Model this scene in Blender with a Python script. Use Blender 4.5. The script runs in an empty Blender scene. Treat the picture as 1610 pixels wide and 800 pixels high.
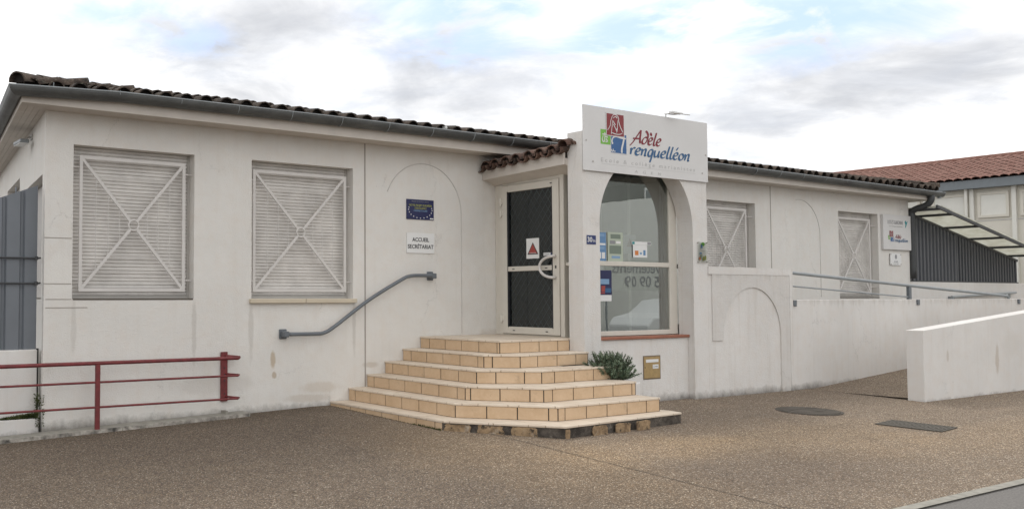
import bpy, math, random
from mathutils import Vector, Matrix, noise as mnoise
R = math.radians
random.seed(7)
S = bpy.context.scene
COL = S.collection

# ------------------------------------------------------------------ camera, world, sun, exposure
CAM = dict(f=1479.3805, yaw=0.5647, pitch=0.0442, roll=-0.0003, C=(-4.12465727, -10.02934623, 0.5366563), dx=-290.7773)
cd = bpy.data.cameras.new('camera'); cam = bpy.data.objects.new('camera', cd); COL.objects.link(cam)
y_, p_, r_ = CAM['yaw'], CAM['pitch'], CAM['roll']
fw = Vector((math.sin(y_)*math.cos(p_), math.cos(y_)*math.cos(p_), math.sin(p_)))
ri0 = Vector((math.cos(y_), -math.sin(y_), 0)); up0 = ri0.cross(fw)
ri = ri0*math.cos(r_)+up0*math.sin(r_); up = -ri0*math.sin(r_)+up0*math.cos(r_)
m = Matrix((ri, up, -fw)).transposed().to_4x4(); m.translation = Vector(CAM['C'])
cam.matrix_world = m
cd.sensor_fit = 'HORIZONTAL'; cd.sensor_width = 36
cd.lens = CAM['f']*36/1610
cd.shift_x = -CAM['dx']/1610
cd.clip_start = .1; cd.clip_end = 2000
S.camera = cam

def ln(nt, a, b): nt.links.new(a, b)
W = bpy.data.worlds.new('World'); S.world = W; W.use_nodes = True
nt = W.node_tree; nt.nodes.clear(); N = nt.nodes.new
out = N('ShaderNodeOutputWorld'); bg = N('ShaderNodeBackground'); ln(nt, bg.outputs[0], out.inputs[0])
SUN_EL, SUN_AZ = R(52), R(20)       # azimuth measured from +Y towards +X: the sun stands behind the building
sky = N('ShaderNodeTexSky'); sky.sky_type = 'NISHITA'; sky.sun_disc = False
sky.sun_elevation = SUN_EL; sky.sun_rotation = SUN_AZ
bg.inputs[1].default_value = 0.112
tc = N('ShaderNodeTexCoord')
def vmath(op, a, b=None):
    n = N('ShaderNodeVectorMath'); n.operation = op
    for i, v in enumerate((a, b)):
        if v is None: continue
        if isinstance(v, tuple): n.inputs[i].default_value = v
        else: ln(nt, v, n.inputs[i])
    return n
def mth(op, a, b=None, clamp=False):
    n = N('ShaderNodeMath'); n.operation = op; n.use_clamp = clamp
    for i, v in enumerate((a, b)):
        if v is None: continue
        if isinstance(v, (int, float)): n.inputs[i].default_value = v
        else: ln(nt, v, n.inputs[i])
    return n.outputs[0]
def mrange(v, a, b, c=0., d=1., smooth=True):
    n = N('ShaderNodeMapRange'); n.interpolation_type = 'SMOOTHSTEP' if smooth else 'LINEAR'
    ln(nt, v, n.inputs[0])
    for i, q in enumerate((a, b, c, d)): n.inputs[i+1].default_value = q
    return n.outputs[0]
def mixc(f, a, b):
    n = N('ShaderNodeMix'); n.data_type = 'RGBA'
    if isinstance(f, float): n.inputs[0].default_value = f
    else: ln(nt, f, n.inputs[0])
    for i, v in ((6, a), (7, b)):
        if isinstance(v, tuple): n.inputs[i].default_value = v+(1,)
        else: ln(nt, v, n.inputs[i])
    return n.outputs[2]
D = vmath('NORMALIZE', tc.outputs['Generated']).outputs[0]
sep = N('ShaderNodeSeparateXYZ'); ln(nt, D, sep.inputs[0])
zz = mth('ADD', mth('MAXIMUM', sep.outputs[2], 0.0), .16)
cmb = N('ShaderNodeCombineXYZ')
ln(nt, mth('DIVIDE', sep.outputs[0], zz), cmb.inputs[0]); ln(nt, mth('DIVIDE', sep.outputs[1], zz), cmb.inputs[1])
def noise(scale, det, rough, off=(0, 0, 0), dist=0.):
    a = vmath('ADD', cmb.outputs[0], off)
    n = N('ShaderNodeTexNoise'); ln(nt, a.outputs[0], n.inputs['Vector'])
    n.inputs['Scale'].default_value = scale; n.inputs['Detail'].default_value = det
    n.inputs['Roughness'].default_value = rough; n.inputs['Distortion'].default_value = dist
    return n.outputs[0]
def blob(d, rin, rout, sy=1.0):
    # soft patch of cloud round a direction of the sky; ragged by noise, wider than high
    v = vmath('SUBTRACT', D, d); v = vmath('MULTIPLY', v.outputs[0], (1, 1, 2.4*sy))
    l = vmath('LENGTH', v.outputs[0]).outputs[1]
    l = mth('ADD', l, mth('MULTIPLY', mth('SUBTRACT', noise(2.6, 6, .6, (3, 1, 0), .6), .5), .22))
    return mrange(l, rin, rout, 1., 0.)
def mx(*a):
    r = a[0]
    for b in a[1:]: r = mth('MAXIMUM', r, b)
    return r
n1 = noise(1.3, 8, .58, (1.7, 4.2, 0), .5)
n2 = noise(3.4, 8, .6, (7.1, .3, 0), .4)
n3 = noise(2.1, 8, .6, (2.3, 9.1, 0), .7)
blue = mx(mth('MULTIPLY', blob((.31, .905, .285), .0, .11, .8), .85), mth('MULTIPLY', blob((.395, .883, .262), .0, .06, .8), .7), blob((.64, .71, .285), .03, .16, 1.1), blob((.74, .61, .262), .02, .14, 1.2), blob((.835, .49, .25), .03, .15, 1.4), mth('MULTIPLY', blob((.745, .635, .19), .0, .08, 2.), .6))
blue = mth('MULTIPLY', blue, mrange(n2, .36, .50))
grey = mx(blob((.48, .84, .245), .05, .25, .85), blob((.60, .765, .225), .03, .24, .9), mth('MULTIPLY', blob((.88, .43, .205), .04, .22, 1.1), .95), mth('MULTIPLY', blob((.82, .545, .165), .02, .17, 1.4), .85))
grey = mth('MULTIPLY', grey, mrange(n1, .30, .56, .45, 1.))
grey = mth('MAXIMUM', grey, mth('MULTIPLY', mrange(n2, .46, .66), .22))
skyc = mixc(.5, sky.outputs[0], (7.4, 8.6, 10.6))
white = mixc(mrange(n2, .32, .6), (7.9, 8.2, 8.7), (11.8, 11.7, 11.5))
cl = mixc(mth('MULTIPLY', grey, .9), white, mixc(mrange(n3, .35, .65), (4.2, 4.35, 4.7), (5.7, 5.85, 6.2)))
fin = mixc(mth('MULTIPLY', blue, .95), cl, (5.0, 6.5, 9.6))
fin = mixc(mth('MULTIPLY', blue, .12), fin, skyc)
ln(nt, fin, bg.inputs[0])

sl = bpy.data.lights.new('sun', 'SUN'); sl.energy = .9; sl.angle = R(14); sl.color = (1, .96, .9)
so = bpy.data.objects.new('sun', sl); COL.objects.link(so)
sd = Vector((math.sin(SUN_AZ)*math.cos(SUN_EL), math.cos(SUN_AZ)*math.cos(SUN_EL), math.sin(SUN_EL)))
so.rotation_euler = sd.to_track_quat('Z', 'Y').to_euler(); so.location = sd*40
S.view_settings.view_transform = 'Standard'; S.view_settings.look = 'None'
S.view_settings.exposure = .25; S.view_settings.gamma = 1
S.render.engine = 'CYCLES'

# ------------------------------------------------------------------ materials
class NT:
    def __init__(s, name):
        s.m = bpy.data.materials.new(name); s.m.use_nodes = True; s.t = s.m.node_tree
        s.b = s.t.nodes['Principled BSDF']; s.pos = s.t.nodes.new('ShaderNodeNewGeometry').outputs['Position']
    def n(s, t): return s.t.nodes.new(t)
    def l(s, a, b): s.t.links.new(a, b)
    def noise(s, scale, det=4, rough=.55, vec=None, dist=0.):
        n = s.n('ShaderNodeTexNoise'); s.l(vec or s.pos, n.inputs['Vector'])
        n.inputs['Scale'].default_value = scale; n.inputs['Detail'].default_value = det
        n.inputs['Roughness'].default_value = rough; n.inputs['Distortion'].default_value = dist
        return n.outputs[0]
    def scale(s, v):
        n = s.n('ShaderNodeVectorMath'); n.operation = 'MULTIPLY'; s.l(s.pos, n.inputs[0]); n.inputs[1].default_value = v
        return n.outputs[0]
    def mr(s, v, a, b, c=0., d=1.):
        n = s.n('ShaderNodeMapRange'); s.l(v, n.inputs[0])
        for i, q in enumerate((a, b, c, d)): n.inputs[i+1].default_value = q
        return n.outputs[0]
    def mix(s, f, a, b, mode='MIX'):
        n = s.n('ShaderNodeMix'); n.data_type = 'RGBA'; n.blend_type = mode
        if isinstance(f, (int, float)): n.inputs[0].default_value = f
        else: s.l(f, n.inputs[0])
        for i, v in ((6, a), (7, b)):
            if isinstance(v, tuple): n.inputs[i].default_value = tuple(v)+(1,)
            else: s.l(v, n.inputs[i])
        return n.outputs[2]
    def math(s, op, a, b):
        n = s.n('ShaderNodeMath'); n.operation = op
        for i, v in enumerate((a, b)):
            if isinstance(v, (int, float)): n.inputs[i].default_value = v
            else: s.l(v, n.inputs[i])
        return n.outputs[0]
    def bump(s, h, st, d=.01):
        n = s.n('ShaderNodeBump'); n.inputs['Strength'].default_value = st; n.inputs['Distance'].default_value = d
        s.l(h, n.inputs['Height']); s.l(n.outputs[0], s.b.inputs['Normal'])
    def col(s, c):
        if isinstance(c, tuple): s.b.inputs['Base Color'].default_value = tuple(c)+(1,)
        else: s.l(c, s.b.inputs['Base Color'])
    def rough(s, r, metal=0., spec=None):
        s.b.inputs['Roughness'].default_value = r; s.b.inputs['Metallic'].default_value = metal
        if spec is not None: s.b.inputs['Specular IOR Level'].default_value = spec

def sepz(M):
    n = M.n('ShaderNodeSeparateXYZ'); M.l(M.pos, n.inputs[0]); return n.outputs

def mat_stucco(name, c, dirt=(.10, .09, .075), base=(-.83, .30), streak=.18, top=None, grain=95., bst=.5, spots=()):
    M = NT(name)
    big = M.noise(.7, 5, .6); med = M.noise(6, 5, .6)
    col = M.mix(M.mr(big, .3, .7), tuple(k*.93 for k in c), tuple(min(1, k*1.05) for k in c))
    col = M.mix(M.mr(med, .45, .75, 0, .35), col, (c[0]*.95, c[1]*.87, c[2]*.80))
    st = M.noise(1.0, 5, .65, M.scale((9, 9, .5)))
    col = M.mix(M.mr(st, .52, .8, 0, streak), col, (c[0]*.62, c[1]*.56, c[2]*.48))
    X, Y, Z = sepz(M)
    # mould and splashed dirt climbing from the foot of the wall, ragged
    h = M.math('ADD', Z, M.math('MULTIPLY', M.math('SUBTRACT', M.noise(6, 7, .75, M.scale((1, 1, .8))), .5), .22))
    f = M.mr(h, base[0]-.05, base[0]+base[1]*.22, .75, 0.)
    col = M.mix(f, col, dirt)
    if top is not None:
        h = M.math('ADD', Z, M.math('MULTIPLY', M.math('SUBTRACT', M.noise(1, 5, .7, M.scale((11, 11, .7))), .5), .5))
        col = M.mix(M.mr(h, top-.16, top+.1, 0., .6), col, (.24, .19, .14))
    # hairline cracks: warped cell edges, broken up by a coarse mask
    wv = M.n('ShaderNodeVectorMath'); wv.operation = 'ADD'; M.l(M.scale((.9, .9, .6)), wv.inputs[0])
    wc = M.n('ShaderNodeCombineXYZ'); M.l(M.math('MULTIPLY', M.noise(2.2, 6, .7), .5), wc.inputs[0]); M.l(M.math('MULTIPLY', M.noise(3.1, 6, .7), .5), wc.inputs[2]); M.l(wc.outputs[0], wv.inputs[1])
    ck = M.n('ShaderNodeTexVoronoi'); ck.feature = 'DISTANCE_TO_EDGE'; ck.inputs['Scale'].default_value = .8; M.l(wv.outputs[0], ck.inputs['Vector'])
    cf = M.math('MULTIPLY', M.mr(ck.outputs['Distance'], .001, .0045, .28, 0.), M.mr(M.noise(.9, 3, .5), .50, .60))
    col = M.mix(cf, col, tuple(k*.35 for k in c))
    col = M.mix(M.mr(M.noise(2.3, 7, .72),   .50, .70, 0, .13), col, (c[0]*.80, c[1]*.78, c[2]*.75))
    for cx_, cz_, rx_, rz_, cc_, k_ in spots:
        wz = M.math('MULTIPLY', M.math('SUBTRACT', M.noise(5, 6, .7), .5), 1.6)
        dx_ = M.math('DIVIDE', M.math('SUBTRACT', X, cx_), rx_); dz_ = M.math('DIVIDE', M.math('SUBTRACT', Z, cz_), rz_)
        d_ = M.math('SQRT', M.math('ADD', M.math('MULTIPLY', dx_, dx_), M.math('MULTIPLY', dz_, dz_)), 0)
        col = M.mix(M.mr(M.math('ADD', d_, wz), .7, 1.2, k_, 0.), col, cc_)
    sp = M.n('ShaderNodeTexVoronoi'); sp.inputs['Scale'].default_value = 3.1; M.l(M.pos, sp.inputs['Vector'])
    col = M.mix(M.mr(sp.outputs[0], .0, .035, .45, 0), col, (.2, .16, .13))
    M.col(col); M.rough(.92, 0, .2)
    M.bump(M.math('ADD', M.noise(grain, 3, .6), M.math('MULTIPLY', M.noise(14, 3, .5), .7)), bst, .006)
    return M.m

def mat_plain(name, c, rough=.6, metal=0., var=.06, vs=5., bump=0., bs=60., spec=None):
    M = NT(name)
    v = M.noise(vs, 5, .6)
    M.col(M.mix(M.mr(v, .3, .7), tuple(k*(1-var) for k in c), tuple(min(1, k*(1+var)) for k in c)))
    M.rough(rough, metal, spec)
    if bump: M.bump(M.noise(bs, 4, .6), bump, .004)
    return M.m

def mat_zinc():
    M = NT('weathered_zinc')
    a = M.noise(3.2, 6, .65, M.scale((1, 1, 3)))
    c = M.mix(M.mr(a, .3, .7), (.065, .068, .068), (.125, .13, .127))
    b = M.noise(1., 5, .7, M.scale((24, 24, 2)))
    c = M.mix(M.mr(b, .55, .75, 0, .5), c, (.055, .05, .045))
    M.col(c); M.rough(.5, .35); M.bump(M.noise(9, 2, .5), .12, .01)
    return M.m

def mat_tile(name, c1, c2, c3, grain=40.):
    M = NT(name)
    v = M.n('ShaderNodeTexVoronoi'); v.inputs['Scale'].default_value = 3.6; M.l(M.pos, v.inputs['Vector'])
    a = M.noise(9, 6, .7)
    c = M.mix(M.mr(v.outputs['Color'], .2, .8), c1, c2)
    c = M.mix(M.mr(a, .46, .62), c, c3)
    sp = M.noise(55, 3, .6); c = M.mix(M.mr(sp, .58, .66, 0, .6), c, (.22, .21, .16))
    M.col(c); M.rough(.95, 0, .15); M.bump(M.noise(grain, 4, .6), .4, .006)
    return M.m

def mat_paving():
    M = NT('exposed_aggregate')
    w = M.noise(30, 2, .5)
    wv = M.n('ShaderNodeVectorMath'); wv.operation = 'ADD'; M.l(M.pos, wv.inputs[0])
    cx = M.n('ShaderNodeCombineXYZ'); M.l(M.math('MULTIPLY', w, .012), cx.inputs[0]); M.l(cx.outputs[0], wv.inputs[1])
    v = M.n('ShaderNodeTexVoronoi'); v.inputs['Scale'].default_value = 84; M.l(wv.outputs[0], v.inputs['Vector'])
    v2 = M.n('ShaderNodeTexVoronoi'); v2.inputs['Scale'].default_value = 150; M.l(wv.outputs[0], v2.inputs['Vector'])
    sc = M.n('ShaderNodeSeparateColor'); M.l(v.outputs['Color'], sc.inputs[0])
    rp = M.n('ShaderNodeValToRGB'); M.l(sc.outputs[0], rp.inputs[0])
    el = rp.color_ramp.elements; el[0].position = 0; el[0].color = (.06, .047, .037, 1); el[1].position = 1; el[1].color = (.50, .47, .42, 1)
    for p, c in ((.16, (.11, .083, .062)), (.4, (.22, .165, .115)), (.6, (.20, .18, .155)), (.8, (.29, .24, .185)), (.93, (.38, .345, .30))):
        e = el.new(p); e.color = c+(1,)
    sc2 = M.n('ShaderNodeSeparateColor'); M.l(v2.outputs['Color'], sc2.inputs[0])
    c = M.mix(M.mr(sc2.outputs[1], .5, .52, 0, .55), rp.outputs[0], (.125, .10, .078))
    c = M.mix(M.mr(v.outputs['Distance'], .34, .58, 0, .85), c, (.075, .063, .052))
    X, Y, Z = sepz(M)
    wob = M.math('MULTIPLY', M.math('SUBTRACT', M.noise(1.4, 7, .68), .5), 1.5)
    def patch(cx_, cy_, rx_, ry_, soft=1.):
        dx_ = M.math('DIVIDE', M.math('SUBTRACT', X, cx_), rx_); dy_ = M.math('DIVIDE', M.math('SUBTRACT', Y, cy_), ry_)
        d_ = M.math('SQRT', M.math('ADD', M.math('MULTIPLY', dx_, dx_), M.math('MULTIPLY', dy_, dy_)), 0)
        return M.mr(M.math('ADD', d_, wob), .55, .55+soft, 1., 0.)
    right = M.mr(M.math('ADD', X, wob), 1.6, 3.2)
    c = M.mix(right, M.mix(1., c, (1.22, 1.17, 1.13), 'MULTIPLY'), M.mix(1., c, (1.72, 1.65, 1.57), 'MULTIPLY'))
    # worn sandy sweeps
    for a_, k_ in (((1.9, -3.6, .75, 1.9), .9), ((5.4, -4.3, 1.5, .7), .7), ((3.3, -4.0, 1.0, .5), .8), ((7.5, -5.3, 2.2, .5), .5), ((-1.2, -5.5, 1.2, .6), .35)):
        c = M.mix(M.math('MULTIPLY', patch(*a_), k_), c, (1.30, 1.24, 1.12), 'MULTIPLY')
    # darker worn aggregate
    for a_, k_ in (((3.6, -5.2, 1.2, .75), .75), ((5.9, -3.0, 1.6, .6), .5), ((.2, -1.3, 2.0, .9), .5), ((9., -2.2, 1.5, .6), .5)):
        c = M.mix(M.math('MULTIPLY', patch(*a_), k_), c, (.72, .71, .72), 'MULTIPLY')
    c = M.mix(M.mr(M.noise(2.6, 7, .7), .5, .72, 0, .45), c, (.70, .68, .67), 'MULTIPLY')
    c = M.mix(M.mr(M.noise(1.9, 7, .7, M.scale((1, 1.6, 1))), .54, .72, 0, .4), c, (1.28, 1.24, 1.16), 'MULTIPLY')
    pw = M.n('ShaderNodeVectorMath'); pw.operation = 'DISTANCE'; M.l(M.pos, pw.inputs[0]); pw.inputs[1].default_value = (.9, 0, -.88)
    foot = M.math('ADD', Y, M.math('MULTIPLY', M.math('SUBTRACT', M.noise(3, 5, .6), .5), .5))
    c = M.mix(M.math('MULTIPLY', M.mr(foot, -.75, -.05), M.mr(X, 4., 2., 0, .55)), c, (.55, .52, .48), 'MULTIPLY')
    c = M.mix(1., c, (1.02, 1., .97), 'MULTIPLY'); M.col(c); M.rough(.9, 0, .25)
    h = M.math('ADD', M.math('MULTIPLY', v.outputs['Distance'], -1.), M.math('MULTIPLY', v2.outputs['Distance'], -.5))
    M.bump(h, .9, .008)
    return M.m

def mat_glass(name, tint, refl, rough=.0):
    M = NT(name); t = M.t; t.nodes.remove(M.b)
    o = t.nodes['Material Output']
    tr = M.n('ShaderNodeBsdfTransparent'); tr.inputs[0].default_value = tint+(1,)
    gl = M.n('ShaderNodeBsdfGlossy'); gl.inputs['Roughness'].default_value = rough; gl.inputs[0].default_value = (.9, .95, .93, 1)
    fr = M.n('ShaderNodeFresnel'); fr.inputs[0].default_value = 1.5
    nz = M.n('ShaderNodeBump'); nz.inputs['Strength'].default_value = .03; nz.inputs['Distance'].default_value = .02
    M.l(M.noise(1.6, 2, .5), nz.inputs['Height']); M.l(nz.outputs[0], gl.inputs['Normal'])
    f = M.math('ADD', M.math('MULTIPLY', fr.outputs[0], 1.), refl)
    mxx = M.n('ShaderNodeMixShader'); M.l(f, mxx.inputs[0]); M.l(tr.outputs[0], mxx.inputs[1]); M.l(gl.outputs[0], mxx.inputs[2])
    M.l(mxx.outputs[0], o.inputs[0])
    return M.m

def mat_poly():
    M = NT('translucent_sheet'); t = M.t; o = t.nodes['Material Output']
    d = M.n('ShaderNodeBsdfDiffuse'); tl = M.n('ShaderNodeBsdfTranslucent')
    c = M.mix(M.mr(M.noise(5, 6, .7), .35, .7), (.66, .65, .58), (.82, .82, .77))
    M.l(c, d.inputs[0]); M.l(c, tl.inputs[0])
    mxx = M.n('ShaderNodeMixShader'); mxx.inputs[0].default_value = .68
    M.l(d.outputs[0], mxx.inputs[1]); M.l(tl.outputs[0], mxx.inputs[2]); M.l(mxx.outputs[0], o.inputs[0])
    return M.m

def mat_tread():
    M = NT('cream_step_tile')
    b = M.n('ShaderNodeTexBrick'); M.l(M.pos, b.inputs['Vector'])
    b.offset = 0; b.inputs['Scale'].default_value = 1; b.inputs['Brick Width'].default_value = .325; b.inputs['Row Height'].default_value = .325
    b.inputs['Mortar Size'].default_value = .004; b.inputs['Color1'].default_value = (1, 1, 1, 1); b.inputs['Color2'].default_value = (.94, .93, .92, 1); b.inputs['Mortar'].default_value = (.55, .5, .45, 1)
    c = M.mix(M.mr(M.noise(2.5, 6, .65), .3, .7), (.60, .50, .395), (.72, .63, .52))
    c = M.mix(1., c, b.outputs[0], 'MULTIPLY')
    c = M.mix(M.mr(M.noise(4, 6, .75), .56, .8, 0, .6), c, (.30, .24, .18))
    M.col(c); M.rough(.62, 0, .35); M.bump(M.noise(120, 2, .5), .15, .003)
    return M.m

def mat_riser():
    M = NT('tan_riser_tile')
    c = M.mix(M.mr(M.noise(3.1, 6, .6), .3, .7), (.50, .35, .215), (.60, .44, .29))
    c = M.mix(M.mr(M.noise(26, 4, .7), .45, .75, 0, .3), c, (.68, .53, .37))
    X, Y, Z = sepz(M)
    c = M.mix(M.mr(M.noise(7, 6, .75), .58, .78, 0, .6), c, (.24, .17, .11))
    M.col(c); M.rough(.6, 0, .35); M.bump(M.noise(90, 3, .5), .15, .003)
    return M.m

WC = (.70, .68, .645)
m_wall = mat_stucco('painted_render', WC, grain=70, bst=.8, streak=.12, spots=((2.12, -.60, .28, .07, (.56, .49, .41), .5), (1.95, -.72, .3, .05, (.50, .43, .35), .4), (1.45, -.22, .035, .10, (.40, .29, .17), .6), (1.47, -.42, .03, .04, (.36, .26, .15), .6), (4.95, -.05, .25, .12, (.48, .42, .36), .4), (2.9, -.35, .12, .04, (.46, .40, .33), .5), (-1.15, .75, .18, .25, (.72, .70, .66), .6), (.7, -.5, .5, .12, (.60, .57, .53), .6), (1.15, .12, .035, .36, (.42, .39, .35), .4), (2.64, .15, .03, .32, (.42, .39, .35), .4), (-1.0, .2, .03, .3, (.45, .42, .38), .35), (.41, .15, .03, .38, (.42, .39, .35), .4)))
m_wall2 = mat_stucco('painted_render_ramp', (.68, .66, .635), top=.56, streak=.25)
m_wallp = mat_stucco('painted_render_arch', (.68, .66, .635), grain=60, bst=.8, streak=.35)
m_wall3 = mat_stucco('painted_render_low', (.69, .67, .645), base=(-.93, .25), spots=((11.9, -.42, .06, .22, (.45, .38, .31), .55), (10.4, -.3, .03, .08, (.45, .40, .34), .5), (12.4, -.2, .3, .2, (.60, .57, .53), .5)))
m_trim = mat_plain('beige_trim', (.56, .515, .465), .8, var=.06)
m_relief = mat_stucco('relief_render', (.62, .60, .575), grain=60, bst=.8, base=(-.86, .2), streak=.3, top=.95)
m_line = mat_plain('joint_filler', (.33, .30, .27), .9)
m_faint = mat_plain('faint_line', (.50, .475, .45), .9)
m_dark = mat_plain('dark_gap', (.03, .028, .025), .9)
m_shut = mat_plain('shutter_slats', (.62, .595, .565), .55, var=.12, vs=4)
m_gril = mat_plain('grille_paint', (.60, .575, .55), .5, var=.05)
m_sill = mat_plain('stone_sill', (.56, .49, .38), .85, bump=.2)
m_zinc = mat_zinc()
m_rtile = mat_tile('old_canal_tile', (.045, .035, .03), (.10, .075, .06), (.035, .031, .028))
m_ctile = mat_tile('porch_canal_tile', (.10, .06, .048), (.165, .10, .078), (.055, .046, .04))
m_shade_mort = mat_plain('shaded_tile_mortar', (.028, .023, .02), .95)  # mortar infill painted near black, shade of the hollow tile ends put in
m_pave = mat_paving()
m_alu = mat_plain('cream_aluminium', (.62, .585, .52), .45, var=.03)
m_alud = mat_plain('grey_aluminium', (.42, .40, .37), .5)
m_gdoor = mat_glass('dark_door_glass', (.30, .34, .37), .02)
m_gwin = mat_glass('window_glass', (.78, .84, .81), .33)
m_mesh = mat_plain('mesh_wire', (.55, .60, .63), .5)
m_terra = mat_plain('terracotta_sill', (.30, .115, .07), .6, var=.2)
m_tread = mat_tread(); m_riser = mat_riser()
m_grout = mat_plain('dark_grout', (.045, .038, .033), .95, bump=.4)
def mat_broken():
    M = NT('broken_step_concrete')
    c = M.mix(M.mr(M.noise(6, 7, .75), .42, .6), (.055, .048, .042), (.13, .112, .095))
    c = M.mix(M.mr(M.noise(16, 5, .7), .6, .68), c, (.2, .18, .15))
    M.col(c); M.rough(.95, 0, .1); M.bump(M.noise(22, 6, .7), 1., .02); return M.m
m_broken = mat_broken()
def mat_wtan():
    M = NT('worn_tan_tile')
    c = M.mix(M.mr(M.noise(9, 6, .75), .35, .65), (.16, .11, .07), (.42, .30, .18))
    c = M.mix(M.mr(M.noise(14, 5, .7), .56, .64), c, (.06, .05, .04))
    c = M.mix(M.mr(M.noise(5, 5, .7), .55, .7), c, (.45, .40, .33))
    M.col(c); M.rough(.9, 0, .1); M.bump(M.noise(40, 5, .7), .6, .01); return M.m
m_wtan = mat_wtan()
m_red = mat_plain('dark_red_paint', (.155, .022, .024), .45, var=.3, vs=14, bump=.1)
m_railg = mat_plain('grey_rail_paint', (.125, .14, .155), .4, var=.12)
m_galv = mat_plain('galvanised_grey', (.25, .27, .28), .45, var=.1)
m_sheet = mat_plain('grey_blue_sheet', (.155, .17, .19), .5, var=.09, vs=2)
m_dsteel = mat_plain('dark_steel', (.045, .047, .05), .5)
m_bar = mat_plain('dark_grey_cladding', (.085, .09, .10), .55)
m_poly = mat_poly()
m_btile = mat_tile('red_roof_tile', (.20, .10, .08), (.26, .14, .115), (.22, .13, .105))
m_bwall = mat_plain('pale_panel', (.60, .57, .50), .7, var=.03)
m_bpan = mat_plain('pale_panel_inset', (.66, .65, .60), .6, var=.03)
m_bfas = mat_plain('slate_blue_fascia', (.16, .18, .195), .5)
m_conc = mat_plain('kerb_concrete', (.27, .255, .22), .9, var=.2, vs=12, bump=.5)
m_pkerb = mat_plain('old_painted_kerb', (.27, .25, .22), .9, var=.8, vs=12, bump=.6)
m_iron = mat_plain('cast_iron', (.105, .093, .08), .95, var=.25, bump=.3, spec=.1)
m_road = mat_plain('asphalt', (.15, .14, .13), .95, var=.3, vs=60, bump=.7, bs=120)
m_white = mat_plain('sign_white', (.62, .61, .60), .45, var=.03, vs=2)
m_paper = mat_plain('paper_white', (.72, .72, .71), .7, var=.02)
m_int = mat_plain('interior_paint', (.72, .72, .68), .8)
m_floor = mat_plain('interior_floor', (.25, .22, .19), .4)
m_brass = mat_plain('ochre_letterbox', (.36, .25, .11), .5, var=.15, vs=20)
def flat(n, c, r=.6): return mat_plain(n, c, r, var=.02)
m_logred = flat('logo_red', (.22, .03, .035)); m_logblue = flat('logo_blue', (.035, .11, .27)); m_loggreen = flat('logo_green', (.17, .42, .06))
m_txred = flat('lettering_red', (.20, .02, .03)); m_txblue = flat('lettering_blue', (.035, .11, .23)); m_txgrey = flat('lettering_faint', (.46, .455, .445))
m_black = flat('lettering_black', (.03, .03, .035)); m_navy = flat('navy_plaque', (.012, .016, .075), .35); m_yel = flat('lettering_yellow', (.35, .36, .09))
m_teal = flat('emblem_teal', (.02, .25, .27)); m_sky = flat('pale_blue_print', (.2, .33, .5)); m_pgreen = flat('pale_green_print', (.42, .47, .38)); m_dgreen = flat('dark_green_print', (.17, .21, .17))
m_signred = flat('warning_red', (.34, .06, .05)); m_orange = flat('orange_print', (.6, .2, .05)); m_pblue = flat('blue_print', (.12, .24, .42)); m_greyp = flat('grey_sheet_print', (.26, .26, .27))
m_plate = flat('number_plate_blue', (.02, .035, .13), .35)
def mat_clear():
    return mat_glass('acrylic', (.93, .95, .93), .0)
m_acr = mat_clear()
def mat_leaf(name, a, b):
    M = NT(name); c = M.mix(M.mr(M.noise(18, 3, .6), .3, .7), a, b); M.col(c); M.rough(.6, 0, .3); return M.m
m_leaf = mat_leaf('rosemary_leaf', (.045, .085, .045), (.22, .27, .18))
m_moss = mat_leaf('moss', (.03, .045, .015), (.09, .10, .03))

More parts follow.
